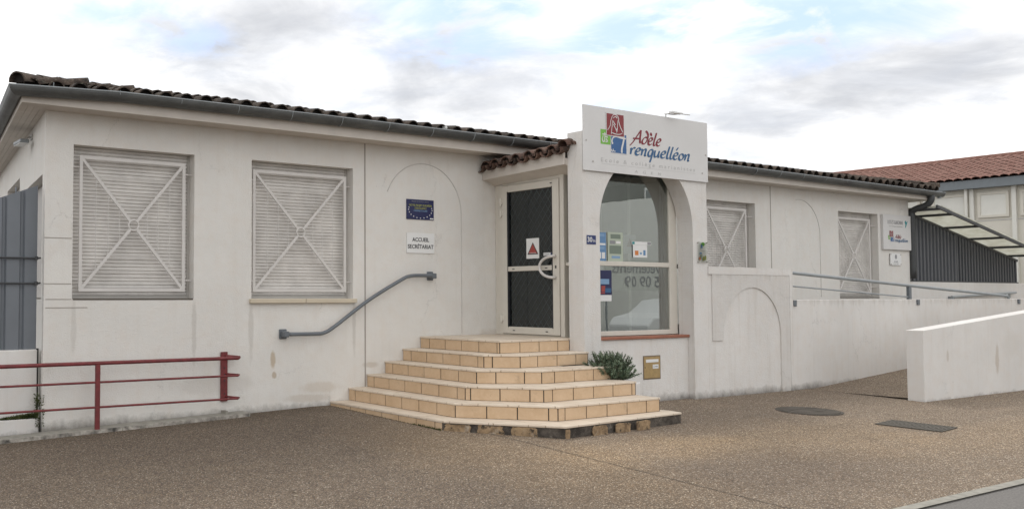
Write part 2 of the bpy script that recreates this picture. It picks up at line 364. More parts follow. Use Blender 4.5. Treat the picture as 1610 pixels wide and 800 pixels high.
# ------------------------------------------------------------------ mesh helpers
class MB:
    def __init__(s): s.v = []; s.f = []
    def add(s, vs, fs):
        o = len(s.v); s.v += [tuple(v) for v in vs]; s.f += [tuple(i+o for i in f) for f in fs]; return s
    def box(s, x0, y0, z0, x1, y1, z1):
        if x0 > x1: x0, x1 = x1, x0
        if y0 > y1: y0, y1 = y1, y0
        if z0 > z1: z0, z1 = z1, z0
        return s.hexa([(x0,y0,z0),(x1,y0,z0),(x1,y1,z0),(x0,y1,z0)], [(x0,y0,z1),(x1,y0,z1),(x1,y1,z1),(x0,y1,z1)])
    def hexa(s, b, t):
        return s.add(list(b)+list(t), [(3,2,1,0),(4,5,6,7),(0,1,5,4),(1,2,6,5),(2,3,7,6),(3,0,4,7)])
    def prism(s, pts, z0, z1):      # counter-clockwise outline in plan; z0/z1 numbers or functions
        n = len(pts); g = lambda z, p: z(*p) if callable(z) else z
        return s.add([(x, y, g(z0, (x, y))) for x, y in pts]+[(x, y, g(z1, (x, y))) for x, y in pts],
              [tuple(range(n-1, -1, -1)), tuple(range(n, 2*n))]+[(i, (i+1) % n, n+(i+1) % n, n+i) for i in range(n)])
    def slab(s, pts, y0, y1):       # outline in the xz plane (counter-clockwise seen from -Y), front at y0, back at y1
        n = len(pts)
        return s.add([(x, y0, z) for x, z in pts]+[(x, y1, z) for x, z in pts],
              [tuple(range(n)), tuple(range(2*n-1, n-1, -1))]+[(i, n+i, n+(i+1) % n, (i+1) % n) for i in range(n)])
    def tube(s, pts, r, n=10, closed=False, cap=True):
        pts = [Vector(p) for p in pts]; k = len(pts); rs = r if isinstance(r, (list, tuple)) else [r]*k
        rings = []; prev = None
        for i, p in enumerate(pts):
            if closed: t = (pts[(i+1) % k]-pts[i-1]).normalized()
            else:
                t = Vector((0, 0, 0))
                if i > 0: t += (p-pts[i-1]).normalized()
                if i < k-1: t += (pts[i+1]-p).normalized()
                t.normalize()
            if prev is None:
                a = Vector((0, 0, 1)) if abs(t.z) < .9 else Vector((1, 0, 0))
                u = t.cross(a).normalized()
            else: u = (prev-t*prev.dot(t)).normalized()
            prev = u; w = t.cross(u)
            rings.append([p+(u*math.cos(2*math.pi*j/n)+w*math.sin(2*math.pi*j/n))*rs[i] for j in range(n)])
        vs = [q for rg in rings for q in rg]; fs = []
        for i in range(k if closed else k-1):
            a = i*n; b = ((i+1) % k)*n
            for j in range(n): fs.append((a+j, a+(j+1) % n, b+(j+1) % n, b+j))
        if cap and not closed: fs += [tuple(range(n-1, -1, -1)), tuple((k-1)*n+j for j in range(n))]
        return s.add(vs, fs)
    def bar(s, a, b, w, d, up=(0, -1, 0)):   # rectangular bar from a to b; d measured along up, w across
        a, b = Vector(a), Vector(b); t = (b-a).normalized(); u = Vector(up); u = (u-t*u.dot(t)).normalized(); c = t.cross(u)
        q = [(-1, -1), (1, -1), (1, 1), (-1, 1)]
        return s.hexa([a+c*w/2*i+u*d/2*j for i, j in q][::-1], [b+c*w/2*i+u*d/2*j for i, j in q][::-1])
    def build(s, name, mat, parent=None, bevel=0, smooth=False, seg=1, recalc=True):
        me = bpy.data.meshes.new(name); me.from_pydata(s.v, [], s.f); me.update()
        if recalc:
            import bmesh
            bm = bmesh.new(); bm.from_mesh(me); bmesh.ops.recalc_face_normals(bm, faces=bm.faces); bm.to_mesh(me); bm.free()
        if smooth:
            for p in me.polygons: p.use_smooth = True
        me.materials.append(mat)
        o = bpy.data.objects.new(name, me); COL.objects.link(o)
        if parent is not None: o.parent = parent; o.matrix_parent_inverse = parent_inv(parent)
        if bevel:
            b = o.modifiers.new('b', 'BEVEL'); b.width = bevel; b.segments = seg; b.limit_method = 'ANGLE'; b.angle_limit = R(40)
        if smooth:
            pass
        return o
def parent_inv(p): return Matrix.Translation(-Vector(p.location)) if p.parent is None else Matrix.Identity(4)
def thing(name, label, cat, loc=(0, 0, 0), group=None):
    o = bpy.data.objects.new(name, None); COL.objects.link(o); o.location = loc; o.empty_display_size = .2
    return tag(o, label, cat, group)
def tag(o, label=None, cat=None, group=None, kind=None):
    if label: o['label'] = label
    if cat: o['category'] = cat
    if group: o['group'] = group
    if kind: o['kind'] = kind
    return o
def text(body, size, mat, name, parent, loc, width=None, shear=0., offset=0., spacing=1., align='CENTER', facing='front', depth=.0008):
    c = bpy.data.curves.new(name, 'FONT'); c.body = body; c.size = size; c.shear = shear; c.offset = offset
    c.space_character = spacing; c.align_x = align; c.align_y = 'CENTER'; c.extrude = depth; c.resolution_u = 3
    o = bpy.data.objects.new(name, c); COL.objects.link(o)
    bpy.context.view_layer.update()
    dg = bpy.context.evaluated_depsgraph_get()
    me = bpy.data.meshes.new_from_object(o.evaluated_get(dg)); bpy.data.objects.remove(o); bpy.data.curves.remove(c)
    xs = [v.co.x for v in me.vertices]
    if width and xs:
        k = width/(max(xs)-min(xs)); mid = (max(xs)+min(xs))/2 if align == 'CENTER' else min(xs)
        for v in me.vertices: v.co.x = (v.co.x-mid)*k
    rot = Matrix.Rotation(R(90), 4, 'X')
    if facing == 'left': rot = Matrix.Rotation(R(-90), 4, 'Z') @ rot
    if facing == 'back': rot = Matrix.Rotation(R(180), 4, 'Z') @ rot
    me.transform(Matrix.Translation(loc) @ rot)
    me.materials.clear(); me.materials.append(mat)
    ob = bpy.data.objects.new(name, me); COL.objects.link(ob)
    if parent is not None: ob.parent = parent; ob.matrix_parent_inverse = parent_inv(parent)
    return ob
def crom(pts, n=6, closed=False):
    P = [Vector(p) for p in pts]; o = []; k = len(P)
    rng = range(k if closed else k-1)
    for i in rng:
        p0 = P[i-1] if (i > 0 or closed) else P[0]; p1 = P[i]; p2 = P[(i+1) % k]; p3 = P[(i+2) % k] if (i+2 < k or closed) else P[-1]
        for j in range(n):
            t = j/n; o.append(.5*((2*p1)+(-p0+p2)*t+(2*p0-5*p1+4*p2-p3)*t*t+(-p0+3*p1-3*p2+p3)*t**3))
    if not closed: o.append(P[-1])
    return o

# ------------------------------------------------------------------ ground
def gz(x, y):
    z = -.83+.024*min(0, y)
    t = max(0, 2.0-x); z -= .03*min(t, 5.)
    return z
def ramp_z(x): return gz(9.8, -2.5)+max(0, x-9.78)*.068

def grid_sheet(name, xs, ys, zf, mat, label=None, dz=0):
    vs = [(x, y, zf(x, y)+dz) for y in ys for x in xs]; n = len(xs)
    fs = [(j*n+i, j*n+i+1, (j+1)*n+i+1, (j+1)*n+i) for j in range(len(ys)-1) for i in range(n-1)]
    o = MB().add(vs, fs).build(name, mat, recalc=False); o['kind'] = 'structure'; return o
XS = [-40, -20, -10, -6, -3, -2, -1, 0, 1, 2, 3, 6, 10, 16, 25, 60, 120]
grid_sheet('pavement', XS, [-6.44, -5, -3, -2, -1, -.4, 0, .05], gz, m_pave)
grid_sheet('courtyard', [-40, -1.4, 0, 8, 17, 30, 60, 120], [.05, 2, 10, 30, 80], lambda x, y: gz(x, 0)-.01, m_road)
grid_sheet('kerb_strip', XS, [-6.53, -6.44], gz, m_conc, dz=.002)
grid_sheet('road', XS, [-60, -40, -14, -9, -6.49], lambda x, y: gz(x, max(y, -9))-.012, m_road)
g = MB(); BIG = 900
for a in ((-BIG, -BIG, BIG, -60), (-BIG, 80, BIG, BIG), (-BIG, -60, -40, 80), (120, -60, BIG, 80)):
    g.add([(a[0], a[1], -1.6), (a[2], a[1], -1.6), (a[2], a[3], -1.6), (a[0], a[3], -1.6)], [(0, 1, 2, 3)])
o = g.build('ground', m_road, recalc=False); o['kind'] = 'structure'
# the ramp floor rising between the two walls
b = MB(); rx = [9.78+.5*i for i in range(18)]
b.add([p for x in rx for p in ((x, -3.3, ramp_z(x)+.006), (x, -1.78, ramp_z(x)+.006))], [(2*i, 2*i+2, 2*i+3, 2*i+1) for i in range(len(rx)-1)])
o = b.build('ramp_path', m_pave, recalc=False); o['kind'] = 'structure'
# saw-cut joints in the paving
b = MB()
def cut(p, q, w=.008):
    p, q = Vector(p), Vector(q); d = (q-p).normalized(); c = Vector((-d.y, d.x))*w/2; k = 14
    for i in range(k):
        a = p.lerp(q, i/k); e = p.lerp(q, (i+1)/k)
        b.add([(a.x-c.x, a.y-c.y, gz(a.x, a.y)+.004), (e.x-c.x, e.y-c.y, gz(e.x, e.y)+.004), (e.x+c.x, e.y+c.y, gz(e.x, e.y)+.004), (a.x+c.x, a.y+c.y, gz(a.x, a.y)+.004)], [(0, 1, 2, 3)])
cut((2.62, -2.3), (2.25, -6.44)); cut((9.75, -1.8), (9.75, -3.25), .012)
o = b.build('paving_joint', m_dark, recalc=False); o['kind'] = 'structure'

SKEW = .16          # the left side wall is not square to the front
def skew(o):
    for v in o.data.vertices:
        w_ = max(0., min(1., 1-(v.co.x-(-1.7))/8)); v.co.x += SKEW*v.co.y*w_
    o.data.update(); return o
# ------------------------------------------------------------------ main building
X0, XE = -1.323, 16.564
ZS = 2.518
school = thing('school_building', 'long low white rendered school building with dark tiled roof and arched entrance porch', 'building', (0, 0, -.85))
WT, WB = 2.179, .507
WINS = [(-1.02, .403), (1.154, 2.625), (9.83, 11.247), (13.914, 15.352)]
PX0, PX1 = 5.078, 7.22            # porch room
def wall_cells(mb, us, zs, hole, fn):
    for i in range(len(us)-1):
        for j in range(len(zs)-1):
            um, zm = (us[i]+us[i+1])/2, (zs[j]+zs[j+1])/2
            if hole(um, zm): continue
            mb.add([fn(us[i], zs[j]), fn(us[i+1], zs[j]), fn(us[i+1], zs[j+1]), fn(us[i], zs[j+1])], [(0, 1, 2, 3)])
w = MB()
us = sorted({X0, XE, 5.14, 7.16}.union(*[{a, c} for a, c in WINS])); zs = [-1.2, 0, WB, WT, ZS+.05]
def hole(u, z):
    if 5.14 < u < 7.16 and z > 0 and z < WT: return True
    return WB < z < WT and any(a < u < c for a, c in WINS)
wall_cells(w, us, zs, hole, lambda u, z: (u, 0, z))
RV = .20                          # reveal depth
for a, c in WINS+[(5.14, 7.16)]:
    zb = WB if a != 5.14 else 0
    w.add([(a, 0, zb), (a, 0, WT), (a, RV, WT), (a, RV, zb)], [(0, 1, 2, 3)])
    w.add([(c, 0, zb), (c, RV, zb), (c, RV, WT), (c, 0, WT)], [(0, 1, 2, 3)])
    w.add([(a, 0, WT), (c, 0, WT), (c, RV, WT), (a, RV, WT)], [(0, 1, 2, 3)])
    w.add([(a, 0, zb), (a, RV, zb), (c, RV, zb), (c, 0, zb)], [(0, 1, 2, 3)])
front = w.build('front_wall', m_wall, school, recalc=False)
# side walls and back wall
SW = [(.225, 2.0), (2.62, 4.4), (5.4, 7.0)]
w = MB(); ys = sorted({0., 9.}.union(*[{a, c} for a, c in SW]))
wall_cells(w, ys, [-1.2, .5, 1.86, 2.1, ZS+.05], lambda u, z: (.5 < z < 1.86 and any(a < u < c for a, c in SW)) or (SW[1][0] < u < SW[1][1] and .5 < z < 2.1), lambda u, z: (X0, u, z))
for a, c in SW:
    zt_ = 2.1 if a == 2.62 else 1.86
    for q in (a, c): w.add([(X0, q, .5), (X0, q, zt_), (X0+.2, q, zt_), (X0+.2, q, .5)], [(0, 1, 2, 3)])
    for q in (.5, zt_): w.add([(X0, a, q), (X0, c, q), (X0+.2, c, q), (X0+.2, a, q)], [(0, 1, 2, 3)])
w.add([(XE, 0, -1.2), (XE, 9, -1.2), (XE, 9, ZS+.05), (XE, 0, ZS+.05)], [(0, 1, 2, 3)])
w.add([(X0, 9, -1.2), (XE, 9, -1.2), (XE, 9, ZS+.05), (X0, 9, ZS+.05)], [(0, 1, 2, 3)])
skew(w.build('side_wall', m_wall, school, recalc=False))
# ceiling over the inside keeps the attic dark
MB().box(X0+1.5, .01, ZS+.06, XE-.01, 8.99, ZS+.08).build('ceiling_slab', m_int, school)
for a, c in SW:
    zt_ = 2.1 if a == 2.62 else 1.86
    wn = skew(MB().box(X0+.16, a, .5, X0+.195, c, zt_).build('window', m_alud, school))
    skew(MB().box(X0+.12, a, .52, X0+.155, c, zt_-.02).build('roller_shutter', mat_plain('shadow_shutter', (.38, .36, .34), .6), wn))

# expansion joints, blind arch lines, plaster band ends
b = MB()
for x, z0, z1 in ((2.811, -.8, ZS), (11.711, -.3, ZS)): b.box(x-.009, -.004, z0, x+.009, .01, z1)
b.build('expansion_joint', m_line, school)
def arcline(cx, zc, r, a0, a1, zlow, name):
    pts = [(cx+r*math.cos(t), -.002, zc+r*math.sin(t)) for t in [R(a0+(a1-a0)*i/40) for i in range(41)]]
    if zlow is not None: pts = [(cx+r, -.002, zlow)]+pts
    MB().tube(pts, .006, 6).build(name, m_faint, school)
arcline(3.78, 1.67, .655, 0, 158, 0.02, 'blind_arch_line')
arcline(12.62, 1.67, .655, 0, 100, .52, 'blind_arch_line')
b = MB()
for x0, x1, z in ((X0, -1.03, .67), (X0+.02, -1.03, .505), (X0+.02, -.85, .415), (X0, -1.03, 1.16)): b.box(x0, -.0035, z-.004, x1, .01, z+.004)
b.build('plaster_crack', m_line, school)

# windows
def make_window(x0, x1, gx0, gx1, sill):
    fr = MB()
    fr.box(x0, .175, WB, x1, .20, WT)
    fr.box(x0, .135, WB, x0+.03, .175, WT); fr.box(x1-.03, .135, WB, x1, .175, WT)
    fr.box(x0+.03, .125, WB, x1-.03, .175, WB+.035)
    win = fr.build('window', m_alud, school)
    sh = MB(); z = WB+.035; p = .0400
    while z < WT:
        z1 = min(z+p, WT)
        sh.add([(x0+.031, .160, z), (x1-.031, .160, z), (x1-.031, .146, z+p*.22), (x0+.031, .146, z+p*.22),
                (x1-.031, .146, min(z+p*.78, z1)), (x0+.031, .146, min(z+p*.78, z1)), (x1-.031, .160, z1), (x0+.031, .160, z1)],
               [(0, 1, 2, 3), (3, 2, 4, 5), (5, 4, 6, 7)])
        z = z1
    sh.build('roller_shutter', m_shut, win, recalc=False)
    g = MB(); y = .06; d = .016; z0, z1 = WB+.08, WT-.105; W_ = .038
    g.box(gx0, y-d/2, z0, gx0+W_, y+d/2, z1); g.box(gx1-W_, y-d/2, z0, gx1, y+d/2, z1)
    g.box(gx0+W_, y-d/2, z0, gx1-W_, y+d/2, z0+W_); g.box(gx0+W_, y-d/2, z1-W_, gx1-W_, y+d/2, z1)
    cx, cz = (gx0+gx1)/2, (z0+z1)/2; rr = .058
    for sx in (-1, 1):
        for sz in (-1, 1):
            c = Vector((cx+sx*((gx1-gx0)/2-W_*.7), y, cz+sz*((z1-z0)/2-W_*.7))); e = Vector((cx, y, cz)); dd = (e-c).normalized()
            g.bar(c, e-dd*rr, .034, .014)
    ring = [(cx+rr*math.cos(2*math.pi*i/24), y, cz+rr*math.sin(2*math.pi*i/24)) for i in range(24)]
    g.tube(ring, .011, 6, closed=True)
    hx, hz = (gx1-gx0)/2-W_, (z1-z0)/2-W_
    for k in (.28, .5, .74):
        for s_ in (-1, 1):
            g.tube([(cx+s_*hx*k*1.0, y+.006, cz-hz*k), (cx+s_*hx*k*1.0, y+.006, cz+hz*k)], .0055, 6)
            g.tube([(cx-hx*k, y+.008, cz+s_*hz*k), (cx+hx*k, y+.008, cz+s_*hz*k)], .0045, 6)
    for zq in (z0+.13, z1-.13):
        g.tube([(x0, y, zq), (gx0, y, zq)], .008, 6); g.tube([(gx1, y, zq), (x1, y, zq)], .008, 6)
    g.build('window_grille', m_gril, win, bevel=.002)
    if sill:
        s_ = MB(); s_.box(x0-.03, -.055, WB-.055, (x0+x1)/2-.003, .12, WB-.001); s_.box((x0+x1)/2+.003, -.055, WB-.055, x1+.03, .12, WB-.001)
        s_.build('window_sill', m_sill, win, bevel=.005)
    else:
        MB().box(x0+.01, -.004, WB-.012, x1-.01, .12, WB+.006).build('window_sill', mat_plain('dark_sill', (.10, .085, .07), .8), win)
    return win
make_window(*WINS[0], -.935, .315, False)
make_window(*WINS[1], 1.20, 2.555, True)
make_window(*WINS[2], 9.92, 11.07, False)
make_window(*WINS[3], 13.965, 15.16, False)

# eaves: soffit boards, fascia board, half-round gutter
b = MB()
EY = -.32
for i, (ya, yb) in enumerate(((-.32, -.245), (-.241, -.165), (-.161, -.085), (-.081, -.0))):
    b.box(X0-.27+(i*.055), ya, ZS, XE+.32-(i*.08), yb, ZS+.012)
for i, (xa, xb) in enumerate(((X0-.27, X0-.205), (X0-.202, X0-.137), (X0-.134, X0-.069), (X0-.066, X0))):
    b.box(xa, -.318+i*.08, ZS+.0015, xb, 9.3, ZS+.0135)
    b.box(XE+.32-(xa-(X0-.27)), -.318+i*.08, ZS+.0015, XE+.32-(xb-(X0-.27)), 9.3, ZS+.0135)
skew(b.build('soffit', m_trim, school))
b = MB()
b.box(X0-.29, EY-.02, ZS-.008, XE+.34, EY, ZS+.15); b.box(X0-.29, EY, ZS-.008, X0-.27, 9.3, ZS+.15); b.box(XE+.32, EY, ZS-.008, XE+.34, 9.3, ZS+.15)
skew(b.build('fascia_board', m_trim, school, bevel=.003))
def gutter(path, name):
    r = .090; n = 12; vs = []; fs = []
    prof = [(math.cos(math.pi+math.pi*i/n)*r, math.sin(math.pi+math.pi*i/n)*r) for i in range(n+1)]
    prof = prof+[(r-.012, 0)]+[(math.cos(-math.pi*i/n)*(r-.006), math.sin(-math.pi*i/n)*(r-.006)) for i in range(1, n)]+[(-r+.012, 0)]
    k = len(prof)
    for (x, y, z, ax, ay) in path:
        for u, h in prof: vs.append((x+ax*u, y+ay*u, z+h))
    for i in range(len(path)-1):
        for j in range(k): fs.append((i*k+j, i*k+(j+1) % k, (i+1)*k+(j+1) % k, (i+1)*k+j))
    fs += [tuple(range(k)), tuple((len(path)-1)*k+j for j in range(k))]
    return MB().add(vs, fs)
GX0, GX1, GY, GZ = X0-.338, XE+.52, -.403, 2.685
# local u axis points outward; at the corner the section is mitred
path = [(GX0, 9.0, GZ-.040, -1, 0), (GX0, 0.6, GZ-.040, -1, 0), (GX0, GY, GZ-.040, -1, -1), (-.6, GY, GZ+.012, 0, -1), (2., GY, GZ+.028, 0, -1), (5., GY, GZ+.032, 0, -1), (9., GY, GZ+.022, 0, -1), (GX1, GY, GZ-.02, 0, -1)]
gt = gutter(path, 'gutter'); gt = skew(gt.build('gutter', m_zinc, school, smooth=False))
b = MB()
for i in range(27):
    x = GX0+.35+i*.7
    pts = [(x, GY+math.cos(math.pi+math.pi*j/10)*-.093, GZ+(.028 if x < 10 else .012)+math.sin(math.pi+math.pi*j/10)*.093) for j in range(11)]
    b.tube(pts, .005, 5)
b.tube([(GX0-.090, 9, GZ-.038), (GX0-.090, GY-.090, GZ-.038), (-.6, GY-.090, GZ+.014), (2., GY-.090, GZ+.030), (5., GY-.090, GZ+.034), (9, GY-.090, GZ+.024), (GX1, GY-.090, GZ-.018)], .008, 6)
skew(b.build('gutter_bead', m_galv, gt))
# downpipe elbow at the right end
b = MB(); b.tube(crom([(16.66, GY, GZ-.04), (16.66, GY, GZ-.17), (16.655, GY+.05, GZ-.25), (16.65, GY+.14, GZ-.30), (16.62, -.14, GZ-.34), (16.63, -.04, GZ-.40), (16.63, -.03, GZ-.52), (16.63, -.03, .9)], 5), .064, 14)
b.build('downpipe', mat_plain('downpipe_zinc', (.055, .058, .06), .5, .2), school, smooth=True)
b = MB(); b.tube([(17.0, GY, GZ-.07), (17.0, GY, GZ-.13)], [.04, .04], 10); b.build('gutter_outlet', m_galv, school)

# canal tile roof
PITCH = .195
RX0, RX1, RY0, RY1 = X0-.31, XE+.44, -.375, 9.4
def barrel(mb, base, dirv, side, nrm, L, r0, r1, th=.014, n=8, a0=0, mortar=None):
    base, dirv, side, nrm = map(Vector, (base, dirv, side, nrm))
    def ring(c, r): return [c+side*math.cos(math.pi*j/n)*r+nrm*math.sin(math.pi*j/n)*r for j in range(n+1)]
    o0, o1 = ring(base, r0), ring(base+dirv*L, r1); i0, i1 = ring(base, r0-th), ring(base+dirv*L, r1-th)
    k = n+1; vs = o0+o1+i0+i1; fs = []
    for j in range(n):
        fs += [(j, j+1, k+j+1, k+j), (2*k+j, 3*k+j, 3*k+j+1, 2*k+j+1), (j, 2*k+j, 2*k+j+1, j+1)]
    mb.add(vs, fs)
    if mortar is not None: mortar.add([q+dirv*.06 for q in i0], [tuple(range(k))])
rows = MB(); mort = MB(); base_ = MB(); rng = random.Random(3)
SP = .242; CO = .36
def slope(org, along, inw, length, depth, rows_n, hip0=True, hip1=True, mb=rows, mt=mort, pitch=PITCH, sp=SP, r=.092, co=CO):
    org, along, inw = Vector(org), Vector(along), Vector(inw)
    u = (inw+Vector((0, 0, pitch))).normalized(); nrm = along.cross(u); nrm = nrm if nrm.z > 0 else -nrm
    n = int(length/sp)
    for i in range(n):
        s_ = (i+.5)*length/n
        for k in range(rows_n):
            d = k*co-.02
            if hip0 and d > s_+.05: break
            if hip1 and d > length-s_+.05: break
            if d > depth: break
            jit = rng.uniform(-.012, .012); rr = r*rng.uniform(.96, 1.04)
            p = org+along*(s_+jit)+u*(d+rng.uniform(-.012, .012) if k else d+rng.uniform(-.015, .01))+nrm*(.0 if k == 0 else .012)
            sk = along*rng.uniform(-.015, .015)
            barrel(mb, p, (u+sk).normalized(), along, nrm, co+.09, rr, rr*.80, mortar=mt if k == 0 else None)
    # channel tiles between the covers, as one dished sheet
    vs = []; fs = []; m_ = n*6+1
    for i in range(m_):
        s_ = i*length/(m_-1); h = .012-.035*abs(math.sin(math.pi*(s_/(length/n))))**1.5*0
        ph = (s_/(length/n)) % 1; h = -.03*math.cos(2*math.pi*(ph))*1.
        dmax = min(depth, s_ if hip0 else depth, length-s_ if hip1 else depth)
        dmax = max(dmax, .001)
        vs += [tuple(org+along*s_+nrm*(h-.0)), tuple(org+along*s_+u*dmax*math.sqrt(1+pitch*pitch)+nrm*h)]
    for i in range(m_-1): fs.append((2*i, 2*i+2, 2*i+3, 2*i+1))
    mb.add(vs, fs)
RZ = 2.722
LX = RX1-RX0; LY = RY1-RY0
slope((RX0, RY0, RZ), (1, 0, 0), (0, 1, 0), LX, LY/2, 14)
slope((RX0, RY1, RZ), (0, -1, 0), (1, 0, 0), LY, LY/2, 14)
slope((RX1, RY0, RZ), (0, 1, 0), (-1, 0, 0), LY, LY/2, 4)
# back slope plain + hip ridges
h = LY/2*PITCH
rows.add([(RX0, RY1, RZ), (RX1, RY1, RZ), (RX1-LY/2, RY1-LY/2, RZ+h), (RX0+LY/2, RY0+LY/2, RZ+h)], [(0, 1, 2, 3)])
rows.add([(RX1, RY0, RZ), (RX1, RY1, RZ), (RX1-LY/2, RY0+LY/2, RZ+h)], [(0, 1, 2)])
def ridge_run(a, b, first=.0, r=.105):
    a, b = Vector(a), Vector(b); d = (b-a).normalized(); L = (b-a).length; side = d.cross(Vector((0, 0, 1))).normalized(); nr = side.cross(d); nr = nr if nr.z > 0 else -nr
    k = int(L/.34)
    for i in range(k):
        barrel(rows, a+d*(i*.34)+nr*(.055+rng.uniform(-.006, .006)), (d+side*rng.uniform(-.02, .02)).normalized(), side, nr, .44, r*rng.uniform(.97, 1.03), r*.82, mortar=mort if i == 0 else None)
ridge_run((RX0-.03, RY0-.03, RZ-.03), (RX0+LY/2, RY0+LY/2, RZ+h))
ridge_run((RX1+.0, RY0-.0, RZ), (RX1-LY/2, RY0+LY/2, RZ+h))
ridge_run((RX0+LY/2, RY0+LY/2, RZ+h), (RX1-LY/2, RY0+LY/2, RZ+h))
def settle(o):
    for v in o.data.vertices: v.co.z -= .05*max(0., min(1., (.6-v.co.x)/2.2))
    return o
roof = settle(skew(rows.build('roof', m_rtile, school, recalc=False)))
settle(skew(mort.build('shaded_tile_mortar', m_shade_mort, roof, recalc=False)))['kind'] = 'stuff'
b = MB(); b.tube([(3.82, RY0-.01, RZ+.035), (3.86, RY0-.0, RZ+.045)], .03, 8); b.build('mortar_patch', flat('pale_mortar', (.6, .6, .58)), roof)

# ------------------------------------------------------------------ entrance porch (part of the building)
YD, YB = -1.792, -1.545
PL, AL, AR, PR = 4.90, 5.20, 7.06, 7.372
AZC, ARR = 1.46, .93
ATOP = 2.62
aw = MB()
acx = (AL+AR)/2
n = 32
arc = [(acx-ARR*math.cos(math.pi*i/n), AZC+ARR*math.sin(math.pi*i/n)) for i in range(n+1)]
zb = -1.15
for y, fl in ((YD, False), (YB, True)):
    fs = []
    aw.add([(PL, y, zb), (AL, y, zb), (AL, y, AZC), (PL, y, AZC)], [(0, 1, 2, 3)])
    aw.add([(AR, y, zb), (PR, y, zb), (PR, y, AZC), (AR, y, AZC)], [(0, 1, 2, 3)])
    aw.add([(PL, y, AZC), (AL, y, AZC), (AL, y, ATOP), (PL, y, ATOP)], [(0, 1, 2, 3)])
    aw.add([(AR, y, AZC), (PR, y, AZC), (PR, y, ATOP), (AR, y, ATOP)], [(0, 1, 2, 3)])
    for i in range(n):
        (xa, za), (xb, zb_) = arc[i], arc[i+1]
        aw.add([(xa, y, za), (xb, y, zb_), (xb, y, ATOP), (xa, y, ATOP)], [(0, 1, 2, 3)])
for x in (PL, PR): aw.add([(x, YD, zb), (x, YB, zb), (x, YB, ATOP), (x, YD, ATOP)], [(0, 1, 2, 3)])
for x in (AL, AR): aw.add([(x, YD, zb), (x, YB, zb), (x, YB, AZC), (x, YD, AZC)], [(0, 1, 2, 3)])
for i in range(n):
    (xa, za), (xb, zb_) = arc[i], arc[i+1]
    aw.add([(xa, YD, za), (xa, YB, za), (xb, YB, zb_), (xb, YD, zb_)], [(0, 1, 2, 3)])
aw.add([(PL, YD, ATOP), (PR, YD, ATOP), (PR, YB, ATOP), (PL, YB, ATOP)], [(0, 1, 2, 3)])
aw.build('porch_arch_wall', m_wallp, school, recalc=False)
# infill under the window, right wall of the porch room, ceiling, floor
YI = -1.69
MB().box(AL+.002, YI, -1.15, AR-.002, -1.40, -.03).build('window_apron', m_wallp, school)
b = MB(); b.box(AL, YI-.03, -.03, AR-.001, -1.552, .008); b.build('terracotta_sill', m_terra, school, bevel=.006)
b = MB(); b.box(PX1, -1.543, -1.15, PR-.002, -.002, .08); b.box(PX1, -1.543, 2.12, PR-.002, -.002, 2.58); b.box(PX1, -.25, .08, PR-.002, -.002, 2.12); b.box(PX1, -1.543, .08, PR-.002, -1.45, 2.12); b.build('porch_side_wall', m_wall, school)
b = MB(); b.box(PX1+.05, -1.45, .08, PX1+.1, -1.39, 2.12); b.box(PX1+.05, -.31, .08, PX1+.1, -.25, 2.12); b.box(PX1+.05, -1.39, .08, PX1+.1, -.31, .14); b.box(PX1+.05, -1.39, 2.06, PX1+.1, -.31, 2.12); b.box(PX1+.05, -1.39, .93, PX1+.1, -.31, .99); swn = b.build('side_window', m_alu, school)
b = MB(); b.box(6.96, -1.36, .0, 7.12, -1.33, 2.25); b.build('daylight_panel', m_paper, swn); b = MB(); b.box(7.121, -1.36, .0, 7.15, -1.33, 2.25); b.build('inner_mullion', m_black, swn)  # added white panel stands in for daylight in the side glazing, black mullion beside
MB().add([(PX1+.075, -1.39, .14), (PX1+.075, -.31, .14), (PX1+.075, -.31, 2.06), (PX1+.075, -1.39, 2.06)], [(3, 2, 1, 0)]).build('glass_pane', mat_glass('side_glass', (.85, .88, .86), .0), swn, recalc=False)
b = MB(); b.box(PX0+.03, -1.543, 2.30, PX1-.002, -.002, 2.34); b.build('porch_ceiling', mat_plain('porch_ceiling_paint', (.25, .25, .235), .8), school)
# hall behind
b = MB(); b.box(PX0-.6, .2, -.03, 7.9, 3.6, -.002); b.box(PX0+.04, -1.40, -.03, PX1-.002, .199, -.003); b.build('hall_floor', m_floor, school)
b = MB(); b.box(4.4, 3.6, -.0, 8.0, 3.65, 2.5); b.box(4.4, .201, 0, 4.45, 3.6, 2.5); b.box(7.95, .201, 0, 8.0, 3.6, 2.5); b.box(4.4, .201, 2.40, 8., 3.65, 2.45)
b.build('hall_wall', m_int, school)
def sheet(x0, x1, z0, z1, y): return MB().add([(x0, y, z0), (x1, y, z0), (x1, y, z1), (x0, y, z1)], [(0, 1, 2, 3)])
# display window in the arch
GYP = -1.53
MX0, MX1 = 5.20, 7.05
fr = MB()
y0, y1 = GYP-.0, GYP+.05
fr.box(AR-.16, y0, .012, AR-.004, y1, 2.30); fr.box(AL-.08, y0, .012, AL+.06, y1, 2.30)
fr.box(AL+.06, y0, .012, AR-.16, y1, .075); fr.box(AL+.06, y0, .935, AR-.16, y1, .997); fr.box(AL+.06, y0, 2.24, AR-.16, y1, 2.30)
fr.box(AR-.155, y0+.05, .075, AR-.13, y1+.05, 2.25)
dw = fr.build('display_window', m_alu, school, bevel=.004)
sheet(AL+.05, AR-.15, .07, .94, GYP+.025).build('glass_pane', m_gwin, dw, recalc=False)
sheet(AL+.05, AR-.15, .99, 2.245, GYP+.025).build('glass_pane', m_gwin, dw, recalc=False)
b = MB()
b.box(6.74, -.95, 0, 6.80, -.90, 2.30); b.box(PX1-.05, -1.2, 0, PX1-.004, -.1, 2.2)
b.build('inner_frame', m_alud, dw)

# entrance door on the left side of the porch, facing -X
DX = PX0
fr = MB()
